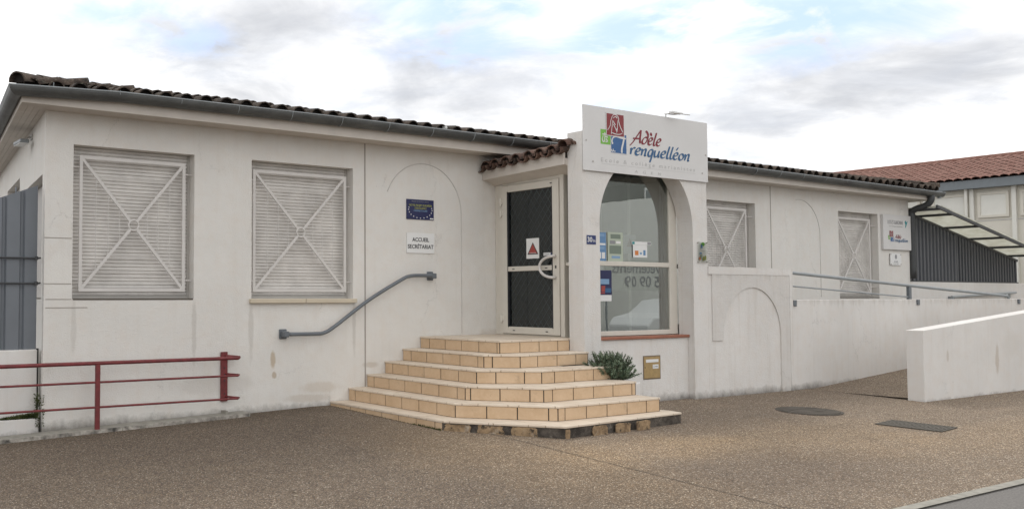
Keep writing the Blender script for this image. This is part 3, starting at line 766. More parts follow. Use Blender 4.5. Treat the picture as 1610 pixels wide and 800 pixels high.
# frame: jambs and head and the side light jamb
fr.box(DX-.01, -.098, 0, DX+.06, -.002, 2.10); fr.box(DX-.03, -.165, 0, DX+.06, -.10, 2.10)
fr.box(DX-.03, -1.325, 0, DX+.06, -1.256, 2.13); fr.box(DX-.02, -1.256, 2.085, DX+.06, -.165, 2.16)
fr.box(DX-.02, -1.256, .0, DX+.06, -.165, .014)
fr.box(DX-.00, -1.40, .93, DX+.05, -1.327, .975); fr.box(DX-.0, -1.545, 0, DX+.05, -1.40, 2.13)
fr.build('door_frame', m_alu, school, bevel=.004)
dr = MB()
ya, yb = -1.25, -.17        # leaf
dr.box(DX-.045, -.285, .02, DX+.01, yb, 2.08); dr.box(DX-.045, ya, .02, DX+.01, -1.135, 2.08)
dr.box(DX-.044, -1.135, .02, DX+.009, -.285, .115); dr.box(DX-.044, -1.135, 1.985, DX+.009, -.285, 2.08)
dr.box(DX-.044, -1.135, .88, DX+.009, -.285, .945)
door = dr.build('entrance_door', m_alu, school, bevel=.004)
MB().add([(DX-.015, -1.14, .11), (DX-.015, -.28, .11), (DX-.015, -.28, .885), (DX-.015, -1.14, .885)], [(3, 2, 1, 0)]).build('glass_pane', m_gdoor, door, recalc=False)
MB().add([(DX-.015, -1.14, .94), (DX-.015, -.28, .94), (DX-.015, -.28, 1.99), (DX-.015, -1.14, 1.99)], [(3, 2, 1, 0)]).build('glass_pane', m_gdoor, door, recalc=False)
b = MB()
b.box(DX-.05, -1.135, .108, DX-.02, -1.127, 1.99); b.box(DX-.05, -.293, .108, DX-.02, -.285, 1.99)
b.build('glazing_bead', m_black, door)
# lozenge safety mesh behind the glass
b = MB(); st = .105; yy0, yy1, za, zb2 = -1.13, -.29, .12, 1.98
k = -30
while k < 40:
    for sgn in (1, -1):
        # line z = za + sgn*1.15*(y-yc)
        yc = yy0+k*st; pts = []
        for t in (0, 1):
            y = yy0 if t == 0 else yy1; pts.append((y, za+sgn*1.25*(y-yc)))
        (ya_, z_a), (yb_, z_b) = pts
        def clip(z): return (z-z_a)/(z_b-z_a)
        t0, t1 = sorted((clip(za), clip(zb2))); t0 = max(t0, 0); t1 = min(t1, 1)
        if t1 > t0: b.tube([(DX+.0+.003*sgn, ya_+(yb_-ya_)*t, z_a+(z_b-z_a)*t) for t in (t0, t1)], .0035, 4)
    k += 1
b.build('lozenge_mesh', m_mesh, door)
b = MB(); b.box(DX+.036, -1.25, .02, DX+.05, -.17, 2.1); b.build('inner_sheet', flat('dark_backing', (.075, .09, .105)), door)  # dark blue-grey sheet behind the door glass and mesh
# D-shaped pull handles, outside and inside
for off, sc_, nm in ((-.10, 1., 0), (.02, .8, 1)):
    pts = [(DX-.04, -1.19, 1.06), (DX+off, -1.19, 1.06)]
    for i in range(13):
        t = math.pi*i/12; pts.append((DX+off, -1.19+.24*math.sin(t)*sc_, .92+.14*math.cos(t)))
    pts.append((DX-.04, -1.19, .78))
    pts = pts[0:1]+pts[2:]
    MB().tube(pts, .019, 10).build('pull_handle', m_gril if nm == 0 else m_alud, door, smooth=True)
for z in (1.86, 1.70, .23):
    b = MB(); b.tube([(DX-.065, -.168, z-.045), (DX-.065, -.168, z+.045)], .014, 10); b.box(DX-.06, -.20, z-.03, DX-.042, -.14, z+.03)
    b.tube([(DX-.065, -.168, z-.055), (DX-.065, -.168, z-.046)], .018, 8)
    b.build('hinge', m_alu, door)
b = MB()
for y, z in ((-.40, .065), (-1.02, .065), (-.40, .91), (-1.02, .91), (-1.12, 2.035)): b.box(DX-.0475, y-.02, z-.006, DX-.043, y+.02, z+.006)
b.box(DX-.048, -1.205, .90, DX-.043, -1.18, .94)
b.build('fixing_slot', m_black, door)

# porch canopy over the door: boxed fascia, sloping soffit, canal tiles
b = MB(); FX = 4.83
# fascia runs from the facade to the arch wall, rising a little towards it
def q(x, y, z): return (x, y, z)
y0, y1 = -.002, YB+.0
for dz, (za, zb_) in ((0, (2.17, 2.315)),):
    b.hexa([(FX, y1, za+.045), (FX+.03, y1, za+.045), (FX+.03, y0, za), (FX, y0, za)], [(FX, y1, zb_+.06), (FX+.03, y1, zb_+.06), (FX+.03, y0, zb_), (FX, y0, zb_)])
b.build('canopy_fascia', m_trim, school, bevel=.003)
b = MB(); b.hexa([(FX+.03, y1, 2.22), (DX+.03, y1, 2.115), (DX+.03, y0, 2.085), (FX+.03, y0, 2.175)], [(FX+.03, y1, 2.30), (DX+.03, y1, 2.30), (DX+.03, y0, 2.27), (FX+.03, y0, 2.27)])
b.build('canopy_soffit', m_trim, school)
rows2 = MB(); mort2 = MB()
rng = random.Random(9)
org = Vector((FX-.055, YB+.06, 2.395)); al = Vector((0, 1, -.045)).normalized(); inw = Vector((1, 0, 0)); pit = .20
u = (inw+Vector((0, 0, pit))).normalized(); nr = Vector((-pit, 0, 1)).normalized()
nb = 7
for i in range(nb):
    for k in range(6):
        p = org+al*((i+.45)*1.48/nb+rng.uniform(-.01, .01))+u*(k*.36+rng.uniform(-.02, .015))+nr*(.012 if k else 0)
        barrel(rows2, p, u, al, nr, .45, .093, .078, mortar=mort2 if k == 0 else None)
# channel tiles seen end on between the covers
for i in range(nb+1):
    for k in range(6):
        p = org+al*(i*1.48/nb-.02)+u*(k*.36-.03)+nr*.03
        barrel(rows2, p, u, al, -nr, .45, .085, .085)
# last tile climbing onto the pier
barrel(rows2, (FX-.05, YB-.03, 2.44), u, al, nr, .3, .09, .085)
barrel(rows2, (PL-.04, YB-.09, 2.455), Vector((1, -.2, .1)).normalized(), al, nr, .12, .06, .05)
vs = [tuple(org+al*s_+u*d-nr*.02) for s_, d in ((-.05, .02), (1.5, .02), (1.5, 2.4), (-.05, 2.4))]
rows2.add(vs, [(0, 1, 2, 3)])
pr_ = rows2.build('porch_roof', m_ctile, school, recalc=False)
mort2.build('shaded_tile_mortar', m_shade_mort, pr_, recalc=False)
b = MB(); b.box(FX+.031, YB+.01, 2.301, PX1, -.003, 2.36); b.build('porch_roof_slab', m_shade_mort, school)

# flood light under the eaves of the side wall
fl = thing('flood_light', 'small grey floodlight fixed under the eaves of the left side wall', 'floodlight', (X0+.2, 1.25, 2.35))
b = MB(); b.box(X0+.01, 1.10, 2.33, X0+.12, 1.42, 2.375); b.build('lamp_housing', m_galv, fl, bevel=.01)
b = MB(); b.box(X0+.015, 1.11, 2.323, X0+.115, 1.41, 2.329); b.build('lamp_glass', m_paper, fl)
b = MB(); b.tube([(X0+.19, 1.25, 2.42), (X0+.15, 1.25, 2.42), (X0+.08, 1.25, 2.376)], .012, 6); b.box(X0+.17, 1.2, 2.39, X0+.21, 1.3, 2.46); b.build('bracket', m_alud, fl)

# ------------------------------------------------------------------ entrance steps
steps = thing('entrance_steps', 'tiled corner flight of six beige steps leading up to the entrance door', 'steps', (3.9, -2.0, -.88))
ST = [ # Sx, ay, ax, Sy, z
 (3.715, None, None, -1.539, 0.),
 (3.420, -1.583, 3.762, -1.835, -.154),
 (3.130, -1.782, 3.739, -2.205, -.310),
 (2.843, -1.917, 3.410, -2.560, -.465),
 (2.560, -2.080, 3.278, -2.895, -.623),
 (2.278, -2.206, 3.050, -3.210, -.780)]
RXE = 4.903
def outline(k, g=0.):
    Sx, ay, ax, Sy, z = ST[k]
    rx = RXE if k < 5 else 5.03
    back = -.002
    p = [(Sx-g, back)]
    if ay is None: p += [(Sx-g, Sy-g)]
    else: p += [(Sx-g, ay-g*.4), (ax-g*.4, Sy-g)]
    if k == 0: p += [(PL-.001, Sy-g), (PL-.001, YB+.0), (DX+.03, YB+.001), (DX+.03, back)]
    elif k == 1: p += [(rx+.01, Sy-g), (rx+.01, YD-.001), (PL-.001, YD-.001), (PL-.001, back)]
    elif k == 5: p += [(rx, Sy-g+.12), (rx+.03, Sy+.3), (RXE+.0, -2.45), (RXE-.5, -1.9), (RXE-.5, back)]
    else: p += [(rx+(.01 if k < 5 else 0), Sy-g), (rx+(.01 if k < 5 else 0), -1.9), (RXE-.5, -1.9), (RXE-.5, back)]
    return p
for k in range(6):
    Sx, ay, ax, Sy, z = ST[k]; znext = ST[k+1][4] if k < 5 else -1.1
    core = MB().prism(outline(k), znext-.02 if k < 5 else -1.1, z-.024).build('step', m_grout if k < 5 else m_broken, steps)
    tr = MB().prism(outline(k, .014 if k < 5 else .010), z-.0235, z)
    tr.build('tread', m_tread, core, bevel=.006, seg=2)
    til = MB(); T = .325; gp = .0055; zt, zb_ = z-.0255, znext+.003 if k < 5 else -1.05
    def run(p, q, start, mb=til, zt=zt, zb_=zb_, broken=False):
        p, q = Vector(p), Vector(q); L = (q-p).length; d = (q-p)/L; nn = Vector((d.y, -d.x)); cuts = [0]
        c = start
        while c < L-.03: cuts.append(c); c += T
        cuts.append(L)
        for a, e in zip(cuts, cuts[1:]):
            if e-a < .02: continue
            A = p+d*(a+gp); E_ = p+d*(e-gp); pr = rng.uniform(.006, .009)
            o_ = [A-nn*.002, E_-nn*.002, E_+nn*pr, A+nn*pr]
            o_ = [(v.x, v.y) for v in o_]
            mb.prism(o_[::-1] if False else o_, zb_, zt)
    run((Sx, -.004), (Sx, Sy if ay is None else ay), .19-.012*k)
    if ay is not None:
        if k < 5: run((Sx, ay), (ax, Sy), [0, .10, .22, .06, .34][k])
        if k < 5: run((ax, Sy), (RXE, Sy), [0, .28, .20, .13, .10][k])
    else: run((Sx, Sy), (PL-.002, Sy), .325)
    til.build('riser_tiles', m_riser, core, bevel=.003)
    if k < 5 and k > 0:
        # right-hand end of the step
        e = MB(); e.box(RXE+.009, Sy+.004, zb_, RXE+.014, ST[k-1][3] if k > 1 else YD-.003, zt); e.build('end_tile', m_riser, core)
    if k == 5:
        # remains of the missing tiles on the dark front of the lowest step
        pt = MB(); p0 = Vector((Sx, ay)); p1 = Vector((ax, Sy)); p2 = Vector((RXE+.15, Sy)); 
        def patch(a, bq, u0, u1, lo, hi, seed):
            r_ = random.Random(seed); d = (bq-a).normalized(); nn = Vector((d.y, -d.x)); n_ = 22; ring_ = []
            um, zm = (u0+u1)/2, (lo+hi)/2
            for i in range(n_):
                t = 2*math.pi*i/n_; cc, ss = math.cos(t), math.sin(t); pw = .35
                x_ = um+(u1-u0)/2*math.copysign(abs(cc)**pw, cc)*r_.uniform(.86, 1.04); z_ = zm+(hi-lo)/2*math.copysign(abs(ss)**pw, ss)*r_.uniform(.78, 1.04)
                ring_.append((x_, z_))
            o_ = len(pt.v); L_ = [a+d*x_ for x_, z_ in ring_]
            pt.add([(v.x+nn.x*.004, v.y+nn.y*.004, z_) for v, (x_, z_) in zip(L_, ring_)]+[(v.x-nn.x*.01, v.y-nn.y*.01, z_) for v, (x_, z_) in zip(L_, ring_)],
                   [tuple(range(n_))]+[(i, (i+1) % n_, n_+(i+1) % n_, n_+i) for i in range(n_)])
        L1 = (p1-p0).length
        for j, (u0, u1, lo, hi) in enumerate(((.015, .31, -.95, -.800), (.36, .65, -.95, -.800), (.72, 1.0, -.94, -.800))): patch(p0, p1, u0, u1, lo, hi, j+1)
        for j, (u0, u1, lo, hi) in enumerate(((.0, .07, -.93, -.81), (.40, .63, -.93, -.805), (.76, .99, -.92, -.80), (1.08, 1.31, -.91, -.80))): patch(p1, p2, u0, u1, lo, hi, j+11)
        pt.build('broken_riser_tile', m_wtan, core)
# ------------------------------------------------------------------ planter and shrub
pl = MB(); pts = [(RXE+.016, -2.48)]+[(RXE+.016+.46*math.sin(t), -2.03-.45*math.cos(t)) for t in [R(6+8*i) for i in range(11)]]+[(RXE+.47, YD-.06), (RXE+.016, YD-.06)]
inner = [(RXE+.016+(x-RXE-.016)*.88, -2.15+(y+2.15)*.9) for x, y in pts]
pl.prism(pts, -1.0, -.50)
planter = tag(pl.build('corner_planter', m_wall3, bevel=.012, seg=2), 'low rounded white masonry planter beside the right end of the steps', 'planter')
def shrub():
    sh = thing('rosemary_shrub', 'bushy grey green rosemary like shrub in the rounded planter by the steps', 'shrub', (5.04, -2.12, -.5))
    r_ = random.Random(21)
    st = MB(); lv = MB()
    for i in range(420):
        a = r_.uniform(0, 2*math.pi); el = r_.uniform(.05, 1.45)
        base = Vector((5.03+.13*r_.uniform(-1, 1), -2.12+.12*r_.uniform(-1, 1), -.48))
        d = Vector((math.cos(a)*math.cos(el)*1.05, math.sin(a)*math.cos(el)*.9, math.sin(el)*1.05))
        L = r_.uniform(.15, .28)
        if a > math.pi*.5 and a < 1.5*math.pi: L *= 1.05
        tip = base+d*L+Vector((-.05, 0, .02)); tip.z = min(max(tip.z+.04, -.54), -.08+r_.uniform(-.04, .04)); tip.y = min(tip.y, -1.83); mid = base.lerp(tip, .5)+Vector((0, 0, -.03+.05*r_.random()))
        c = crom([base, mid, tip], 5)
        st.tube(c, [.005*(1-.6*j/len(c)) for j in range(len(c))], 4, cap=False)
        for j in range(3, len(c)):
            p = c[j]; ax = (c[j]-c[j-1]).normalized()
            for q_ in range(9):
                rd = Vector((r_.gauss(0, 1), r_.gauss(0, 1), r_.gauss(0, 1))).normalized()
                dv = (ax*r_.uniform(.3, 1.1)+rd*.8).normalized(); sv = dv.cross(rd).normalized() if dv.cross(rd).length > .01 else Vector((1, 0, 0))
                l_ = r_.uniform(.02, .04); w_ = .0036; pp = p-ax*r_.uniform(0, .05)
                lv.add([pp-sv*w_, pp+sv*w_, pp+dv*l_*.7+sv*w_, pp+dv*l_, pp+dv*l_*.7-sv*w_], [(0, 1, 2, 3, 4)])
    st.build('stems', mat_plain('woody_stem', (.10, .075, .05), .9), sh, recalc=False)
    lv.build('foliage', m_leaf, sh, recalc=False)
shrub()

# ------------------------------------------------------------------ letterbox
lb = thing('letterbox', 'ochre metal letterbox door set in the wall below the arched window', 'letterbox', (6.3, YI, -.42))
b = MB(); b.box(6.13, YI-.008, -.555, 6.45, YI+.05, -.27); b.build('door_panel', m_brass, lb, bevel=.003)
b = MB(); b.box(6.115, YI-.003, -.57, 6.13, YI+.05, -.255); b.box(6.45, YI-.003, -.57, 6.465, YI+.05, -.255); b.box(6.13, YI-.003, -.27, 6.45, YI+.05, -.255); b.box(6.13, YI-.003, -.57, 6.45, YI+.05, -.555); b.build('frame', mat_plain('letterbox_frame', (.16, .12, .08), .7), lb)
b = MB(); b.box(6.165, YI-.012, -.345, 6.415, YI-.007, -.305); b.build('name_label', m_paper, lb)
b = MB(); b.box(6.30, YI-.011, -.43, 6.415, YI-.007, -.375); b.build('sticker', m_paper, lb)
text('i', .05, m_black, 'sticker_print', lb, (6.32, YI-.013, -.402)); text('STOP PUB', .012, m_black, 'sticker_print', lb, (6.37, YI-.013, -.402))
b = MB(); b.tube([(6.145, YI-.014, -.41), (6.145, YI-.006, -.41)], .007, 8); b.build('lock', m_black, lb)

# ------------------------------------------------------------------ lettering helper: brush-pen strokes
GL = {
 'A': (1.35, [[(-.25, -.45), (.15, .15), (.6, 1.1), (.98, 1.95)], [(.98, 1.95), (1.02, 1.3), (1.08, .6), (1.2, .02)], [(.02, .62), (.5, .66), (1.15, .72)]]),
 'd': (.92, [[(.35, 1.9), (.62, 1.7), (.82, 1.25), (.78, .6), (.5, .08), (.2, .08), (.1, .4), (.25, .8), (.5, 1.0), (.74, .95)]]),
 'e': (.78, [[(.14, .48), (.45, .56), (.62, .78), (.52, 1.02), (.28, .95), (.08, .55), (.14, .15), (.38, .0), (.66, .2)]]),
 'l': (.48, [[(.3, 1.85), (.22, 1.2), (.14, .5), (.16, .1), (.3, .0), (.44, .12)]]),
 'r': (.68, [[(.1, .95), (.16, .5), (.14, .0)], [(.15, .45), (.3, .82), (.48, 1.0), (.62, .88)]]),
 'n': (.9, [[(.1, 1.0), (.15, .5), (.1, .0)], [(.13, .45), (.3, .82), (.52, 1.0), (.62, .8), (.58, .35), (.62, .02), (.78, .08)]]),
 'q': (.86, [[(.68, .92), (.4, 1.03), (.14, .7), (.1, .25), (.3, .0), (.52, .2), (.68, .92)], [(.7, .95), (.64, .3), (.58, -.3), (.5, -.85)]]),
 'u': (.9, [[(.12, 1.0), (.08, .45), (.18, .04), (.4, .1), (.6, .5), (.68, 1.0)], [(.68, 1.0), (.62, .45), (.66, .06), (.8, .08)]]),
 'o': (.84, [[(.42, 1.0), (.14, .72), (.1, .25), (.34, .0), (.64, .28), (.68, .7), (.42, 1.0)]]),
}
ACC = {'è': ('e', [(.18, 1.75), (.42, 1.3)]), 'é': ('e', [(.55, 1.85), (.32, 1.35)])}
def ribbon(mb, pts, to3, a=.16, bb=.055, ang=R(42), lift=0.):
    c = crom([(p[0], p[1], 0) for p in pts], 7); n_ = len(c); L_ = []; Rr = []
    for i, p in enumerate(c):
        t = (c[min(i+1, n_-1)]-c[max(i-1, 0)]).normalized(); nrm = Vector((-t.y, t.x, 0))
        ph = math.atan2(nrm.y, nrm.x)-ang; w_ = math.sqrt((a*math.cos(ph))**2+(bb*math.sin(ph))**2)/2*1.0
        tap = .55+.45*min(1, min(i, n_-1-i)/2.)
        L_.append(p+nrm*w_*tap); Rr.append(p-nrm*w_*tap)
    vs = []
    for l, r_ in zip(L_, Rr): vs += [to3(l.x, l.y, lift), to3(r_.x, r_.y, lift)]
    mb.add(vs, [(2*i, 2*i+1, 2*i+3, 2*i+2) for i in range(n_-1)])
def brush(s_, x, z, xh, width, y, mat, name, parent, shear=.28, a=.31, bb=.13):
    adv = sum(GL[ACC[c][0] if c in ACC else c][0] for c in s_); k = width/(adv+.2)
    mb = MB(); cx = 0; li = 0
    for c in s_:
        g = ACC[c][0] if c in ACC else c
        sts = list(GL[g][1])+([ACC[c][1]] if c in ACC else [])
        for st in sts:
            li += 1
            to3 = lambda u, v, lift, cx=cx, li=li: (x+(cx+u+shear*v*xh/k*1.)*k, y-.0004*(li % 4)-.0005, z+v*xh)
            ribbon(mb, st, to3, a, bb)
        cx += GL[g][0]
    return mb.build(name, mat, parent, recalc=False)
def logo(par, x0, z0, w_, y, small=False):
    """the three-square emblem and the two-line name; w_ = width of the whole, x0/z0 = lower left of the green square"""
    k = w_/1.9; P = lambda x, z: (x0+(x-5.21)*k, z0+(z-2.38)*k)
    def rect(x_a, z_a, x_b, z_b, yy, mat, nm):
        a, c = P(x_a, z_a), P(x_b, z_b); return MB().box(a[0], yy-.0006, a[1], c[0], yy, c[1]).build(nm, mat, par)
    rect(5.205, 2.475, 5.39, 2.665, y, m_loggreen, 'green_square')
    rect(5.392, 2.372, 5.70, 2.635, y-.001, m_white, 'square_border'); rect(5.40, 2.38, 5.69, 2.625, y-.002, m_logblue, 'blue_square')
    rect(5.308, 2.59, 5.652, 2.89, y-.003, m_white, 'square_border'); rect(5.318, 2.60, 5.642, 2.88, y-.004, m_logred, 'red_square')
    sc = lambda yy: (lambda u, v, lift: (x0+(u-5.21)*k, yy, z0+(v-2.38)*k))
    mb = MB(); yy = y-.0052
    for i, st in enumerate(([(5.33, 2.66), (5.38, 2.72), (5.40, 2.80), (5.44, 2.865), (5.49, 2.875), (5.54, 2.84), (5.545, 2.78)],
               [(5.40, 2.61), (5.415, 2.70), (5.43, 2.80)], [(5.44, 2.825), (5.48, 2.85), (5.52, 2.83)], [(5.44, 2.79), (5.46, 2.76), (5.48, 2.74)],
               [(5.44, 2.75), (5.48, 2.70), (5.51, 2.65)], [(5.53, 2.81), (5.52, 2.74), (5.51, 2.66)], [(5.54, 2.80), (5.575, 2.72), (5.62, 2.655)],
               [(5.41, 2.635), (5.48, 2.622), (5.56, 2.625), (5.61, 2.645)], [(5.50, 2.64), (5.505, 2.70)])):
        ribbon(mb, st, sc(yy-.0003*i), .013, .008)
    mb.build('veiled_figure_outline', m_white, par, recalc=False)
    mb = MB()
    for i, st in enumerate(([(5.43, 2.49), (5.415, 2.53), (5.44, 2.575), (5.50, 2.595), (5.58, 2.585), (5.68, 2.578)],)): ribbon(mb, st, sc(y-.003), .028, .018)
    ribbon(mb, [(5.645, 2.575), (5.62, 2.50), (5.60, 2.44), (5.60, 2.385)], sc(y-.0034), .034, .028)
    ribbon(mb, [(5.40, 2.42), (5.42, 2.395), (5.44, 2.40)], sc(y-.0034), .016, .01); ribbon(mb, [(5.43, 2.43), (5.45, 2.40), (5.48, 2.40)], sc(y-.0038), .012, .01)
    mb.build('white_capital_letter', m_white, par, recalc=False)
    mb = MB()
    for i, st in enumerate(([(5.235, 2.60), (5.30, 2.605), (5.35, 2.60)], [(5.285, 2.63), (5.285, 2.60), (5.28, 2.50)], [(5.255, 2.585), (5.235, 2.54), (5.255, 2.505), (5.285, 2.53)], [(5.29, 2.575), (5.33, 2.57), (5.31, 2.54), (5.335, 2.515), (5.295, 2.505)])):
        ribbon(mb, st, sc(y-.0012-.0003*i), .02, .01)
    mb.build('monogram', m_white, par, recalc=False)
    a = P(5.80, 2.54); brush('Adèle', a[0], a[1], .094*k, .60*k, y-.001, m_txred, 'lettering', par)
    a = P(5.745, 2.385); brush('renquelléon', a[0], a[1], .092*k, 1.27*k, y-.001, m_txblue, 'lettering', par)

# ------------------------------------------------------------------ signs
sign = thing('name_sign', 'large white school name sign with red and blue lettering fixed above the entrance arch', 'sign', (6.13, YD-.02, 2.53))
SY = YD-.03
b = MB(); b.box(4.885, SY, 2.118, 7.378, SY+.012, 2.952); b.build('panel', m_white, sign, bevel=.002)
b = MB(); b.box(4.95, SY+.012, 2.2, 7.3, YD-.0005, 2.26); b.box(5.3, SY+.012, 2.60, 7.0, YB+.05, 2.64); 
for x in (5.6, 6.7): b.box(x, SY+.012, 2.621, x+.04, SY+.05, 2.93)
b.build('support_frame', m_galv, sign)
logo(sign, 5.21, 2.38, 1.9, SY-.0005)
text('E c o l e   &   c o l l è g e   m a r i a n i s t e s', .075, m_txgrey, 'lettering', sign, (6.15, SY-.001, 2.272), width=1.88)
text('A    G    E    N', .05, m_txgrey, 'lettering', sign, (6.11, SY-.001, 2.165), width=.52)
b = MB(); b.box(5.21, SY-.0008, 2.222, 7.1, SY, 2.225); b.build('underline', m_txgrey, sign)
b = MB()
for x, z in ((4.94, 2.50), (5.06, 2.24), (7.33, 2.50), (7.25, 2.24)): b.tube([(x, SY-.006, z), (x, SY, z)], .011, 8)
b.build('screw', m_alud, sign)
li = thing('sign_lamp', 'small slim floodlight on a bent bracket on top of the name sign', 'lamp', (6.5, SY, 2.955))
b = MB(); b.hexa([(6.50, SY-.10, 2.99), (6.70, SY-.12, 2.99), (6.70, SY-.06, 2.99), (6.50, SY-.04, 2.99)], [(6.50, SY-.10, 3.02), (6.70, SY-.12, 3.008), (6.70, SY-.06, 3.008), (6.50, SY-.04, 3.02)])
b.build('lamp_housing', m_paper, li, bevel=.003)
b = MB(); b.tube([(6.50, SY+.006, 2.95), (6.50, SY+.006, 2.985), (6.50, SY-.06, 2.99)], .007, 6); b.tube([(6.44, SY-.02, 2.98), (6.50, SY-.02, 2.988), (6.58, SY-.05, 2.98), (6.68, SY-.09, 2.995), (6.84, SY-.12, 2.992)], .006, 6); b.build('bracket', m_alud, li)

eu = thing('project_plaque', 'small dark blue plaque with a ring of stars on the facade above the reception sign', 'plaque', (3.71, 0, 1.7))
b = MB(); b.box(3.48, -.012, 1.565, 3.945, -.002, 1.835); b.build('panel', m_navy, eu, bevel=.003)
text('Ministère de l\'éducation nationale', .02, m_greyp, 'plaque_text', eu, (3.71, -.013, 1.808), width=.29)
text('NOTRE PROJET EUROPÉEN', .04, m_yel, 'plaque_text', eu, (3.715, -.013, 1.755), width=.38)
text('D\'EXCELLENCE', .04, m_yel, 'plaque_text', eu, (3.715, -.013, 1.717), width=.20)
text('L\'ENSEMBLE SCOLAIRE', .03, m_sky, 'plaque_text', eu, (3.715, -.013, 1.682), width=.23)
b = MB()
for i in range(13):
    t = R(165+210*i/12); cx, cz = 3.712+.20*math.cos(t), 1.70+.115*math.sin(t)*(1. if math.sin(t) < 0 else .8); pts = []
    for j in range(10):
        rr = .011 if j % 2 == 0 else .0048; pts.append((cx+rr*math.sin(math.pi*j/5), cz+rr*math.cos(math.pi*j/5)))
    MB().slab(pts[::-1], -.0135, -.012).build('star', m_paper, eu)
b = MB(); b.box(3.875, -.0135, 1.575, 3.935, -.012, 1.592); b.build('emblem', m_paper, eu)

rs = thing('reception_sign', 'white sign lettered accueil secrétariat on the facade above the grey handrail', 'sign', (3.71, 0, 1.25))
b = MB(); b.box(3.482, -.012, 1.112, 3.95, -.002, 1.382); b.build('panel', m_paper, rs, bevel=.002)
text('ACCUEIL', .075, m_black, 'lettering', rs, (3.715, -.0135, 1.292), width=.285, offset=.0012)
text('SECRÉTARIAT', .075, m_black, 'lettering', rs, (3.715, -.0135, 1.198), width=.435, offset=.0012)

hn = thing('house_number_plate', 'small blue enamel house number plate on the left pier of the arch', 'number plate', (5.04, YD, 1.245))
b = MB(); b.box(4.958, YD-.006, 1.188, 5.125, YD, 1.303); b.build('plate', m_plate, hn, bevel=.002)
text('30', .09, m_paper, 'number', hn, (5.012, YD-.0075, 1.245), width=.085, offset=.001)
text('bis', .05, m_paper, 'number', hn, (5.09, YD-.0075, 1.235), width=.045)

ap = thing('acrylic_plaque', 'clear acrylic plaque with blue and green prints on the right pier of the arch', 'plaque', (7.26, YD, 1.14))
b = sheet(7.145, 7.355, 1.0, 1.285, YD-.018); b.build('panel', m_acr, ap, recalc=False)
b = MB(); 
for x, z in ((7.155, 1.01), (7.345, 1.01), (7.155, 1.275), (7.345, 1.275)): b.tube([(x, YD-.03, z), (x, YD, z)], .008, 8)
b.build('stand_off', m_alud, ap)
b = MB(); b.slab([(7.215, 1.20), (7.245, 1.19), (7.245, 1.25), (7.215, 1.245)], YD-.0175, YD-.0165); b.build('blue_print', m_pblue, ap)
b = MB(); b.slab([(7.25, 1.235+.0), (7.275, 1.225), (7.30, 1.255), (7.28, 1.28), (7.235, 1.275), (7.215, 1.25)], YD-.0160, YD-.0150); b.build('green_print', m_loggreen, ap)
text('Réseau vert', .018, m_greyp, 'print', ap, (7.25, YD-.0255, 1.165), width=.1)
for (x0_, x1_, z0_, z1_, m__) in ((7.17, 7.2, 1.03, 1.08, m_orange), (7.21, 7.24, 1.05, 1.12, m_pgreen), (7.25, 7.28, 1.02, 1.09, m_yel), (7.29, 7.325, 1.03, 1.10, m_yel), (7.18, 7.235, 1.115, 1.14, m_sky)):
    b = MB(); cx, cz = (x0_+x1_)/2, (z0_+z1_)/2; b.slab([(cx+(x1_-x0_)/2*math.cos(t), cz+(z1_-z0_)/2*math.sin(t)) for t in [2*math.pi*i/10 for i in range(10)]], YD-.0175, YD-.0165); b.build('coloured_print', m__, ap)

rg = thing('department_sign', 'white sign with the school emblem at the right end of the facade', 'sign', (16.0, 0, 1.83))
b = MB(); b.box(15.46, -.05, 1.475, 16.545, -.002, 2.187); b.build('panel', m_white, rg, bevel=.004)
text('LOT-ET-GARONNE', .11, m_greyp, 'lettering', rg, (15.93, -.052, 2.03), width=.60)
text('Le Département', .045, m_txgrey, 'lettering', rg, (15.95, -.052, 1.955), width=.52)
b = MB(); b.slab([(16.30, 2.06), (16.33, 2.0), (16.31, 1.93), (16.35, 1.96), (16.42, 2.08), (16.36, 2.05), (16.34, 2.09)][::1], -.0525, -.051); b.build('bird_emblem', m_teal, rg)
logo(rg, 15.64, 1.64, .82, -.0515)
ag = thing('accreditation_plaque', 'small clear plaque with grey leaf emblem under the department sign', 'plaque', (15.97, 0, 1.28))
b = MB(); b.box(15.755, -.024, 1.165, 16.18, -.018, 1.405); b.build('panel', m_paper, ag)
b = MB()
for x, z in ((15.775, 1.185), (16.16, 1.185), (15.775, 1.385), (16.16, 1.385)): b.tube([(x, -.032, z), (x, 0, z)], .012, 8)
b.build('stand_off', m_alud, ag)
b = MB(); b.slab([(15.97, 1.28), (15.93, 1.32), (15.94, 1.37), (15.975, 1.385), (16.01, 1.365), (16.01, 1.315)], -.026, -.0245); b.build('leaf_emblem', m_greyp, ag)
text('AGIR', .05, m_greyp, 'lettering', ag, (15.97, -.0255, 1.235), width=.15); text('Ecole engagée', .025, m_txgrey, 'lettering', ag, (15.97, -.0255, 1.2), width=.2)

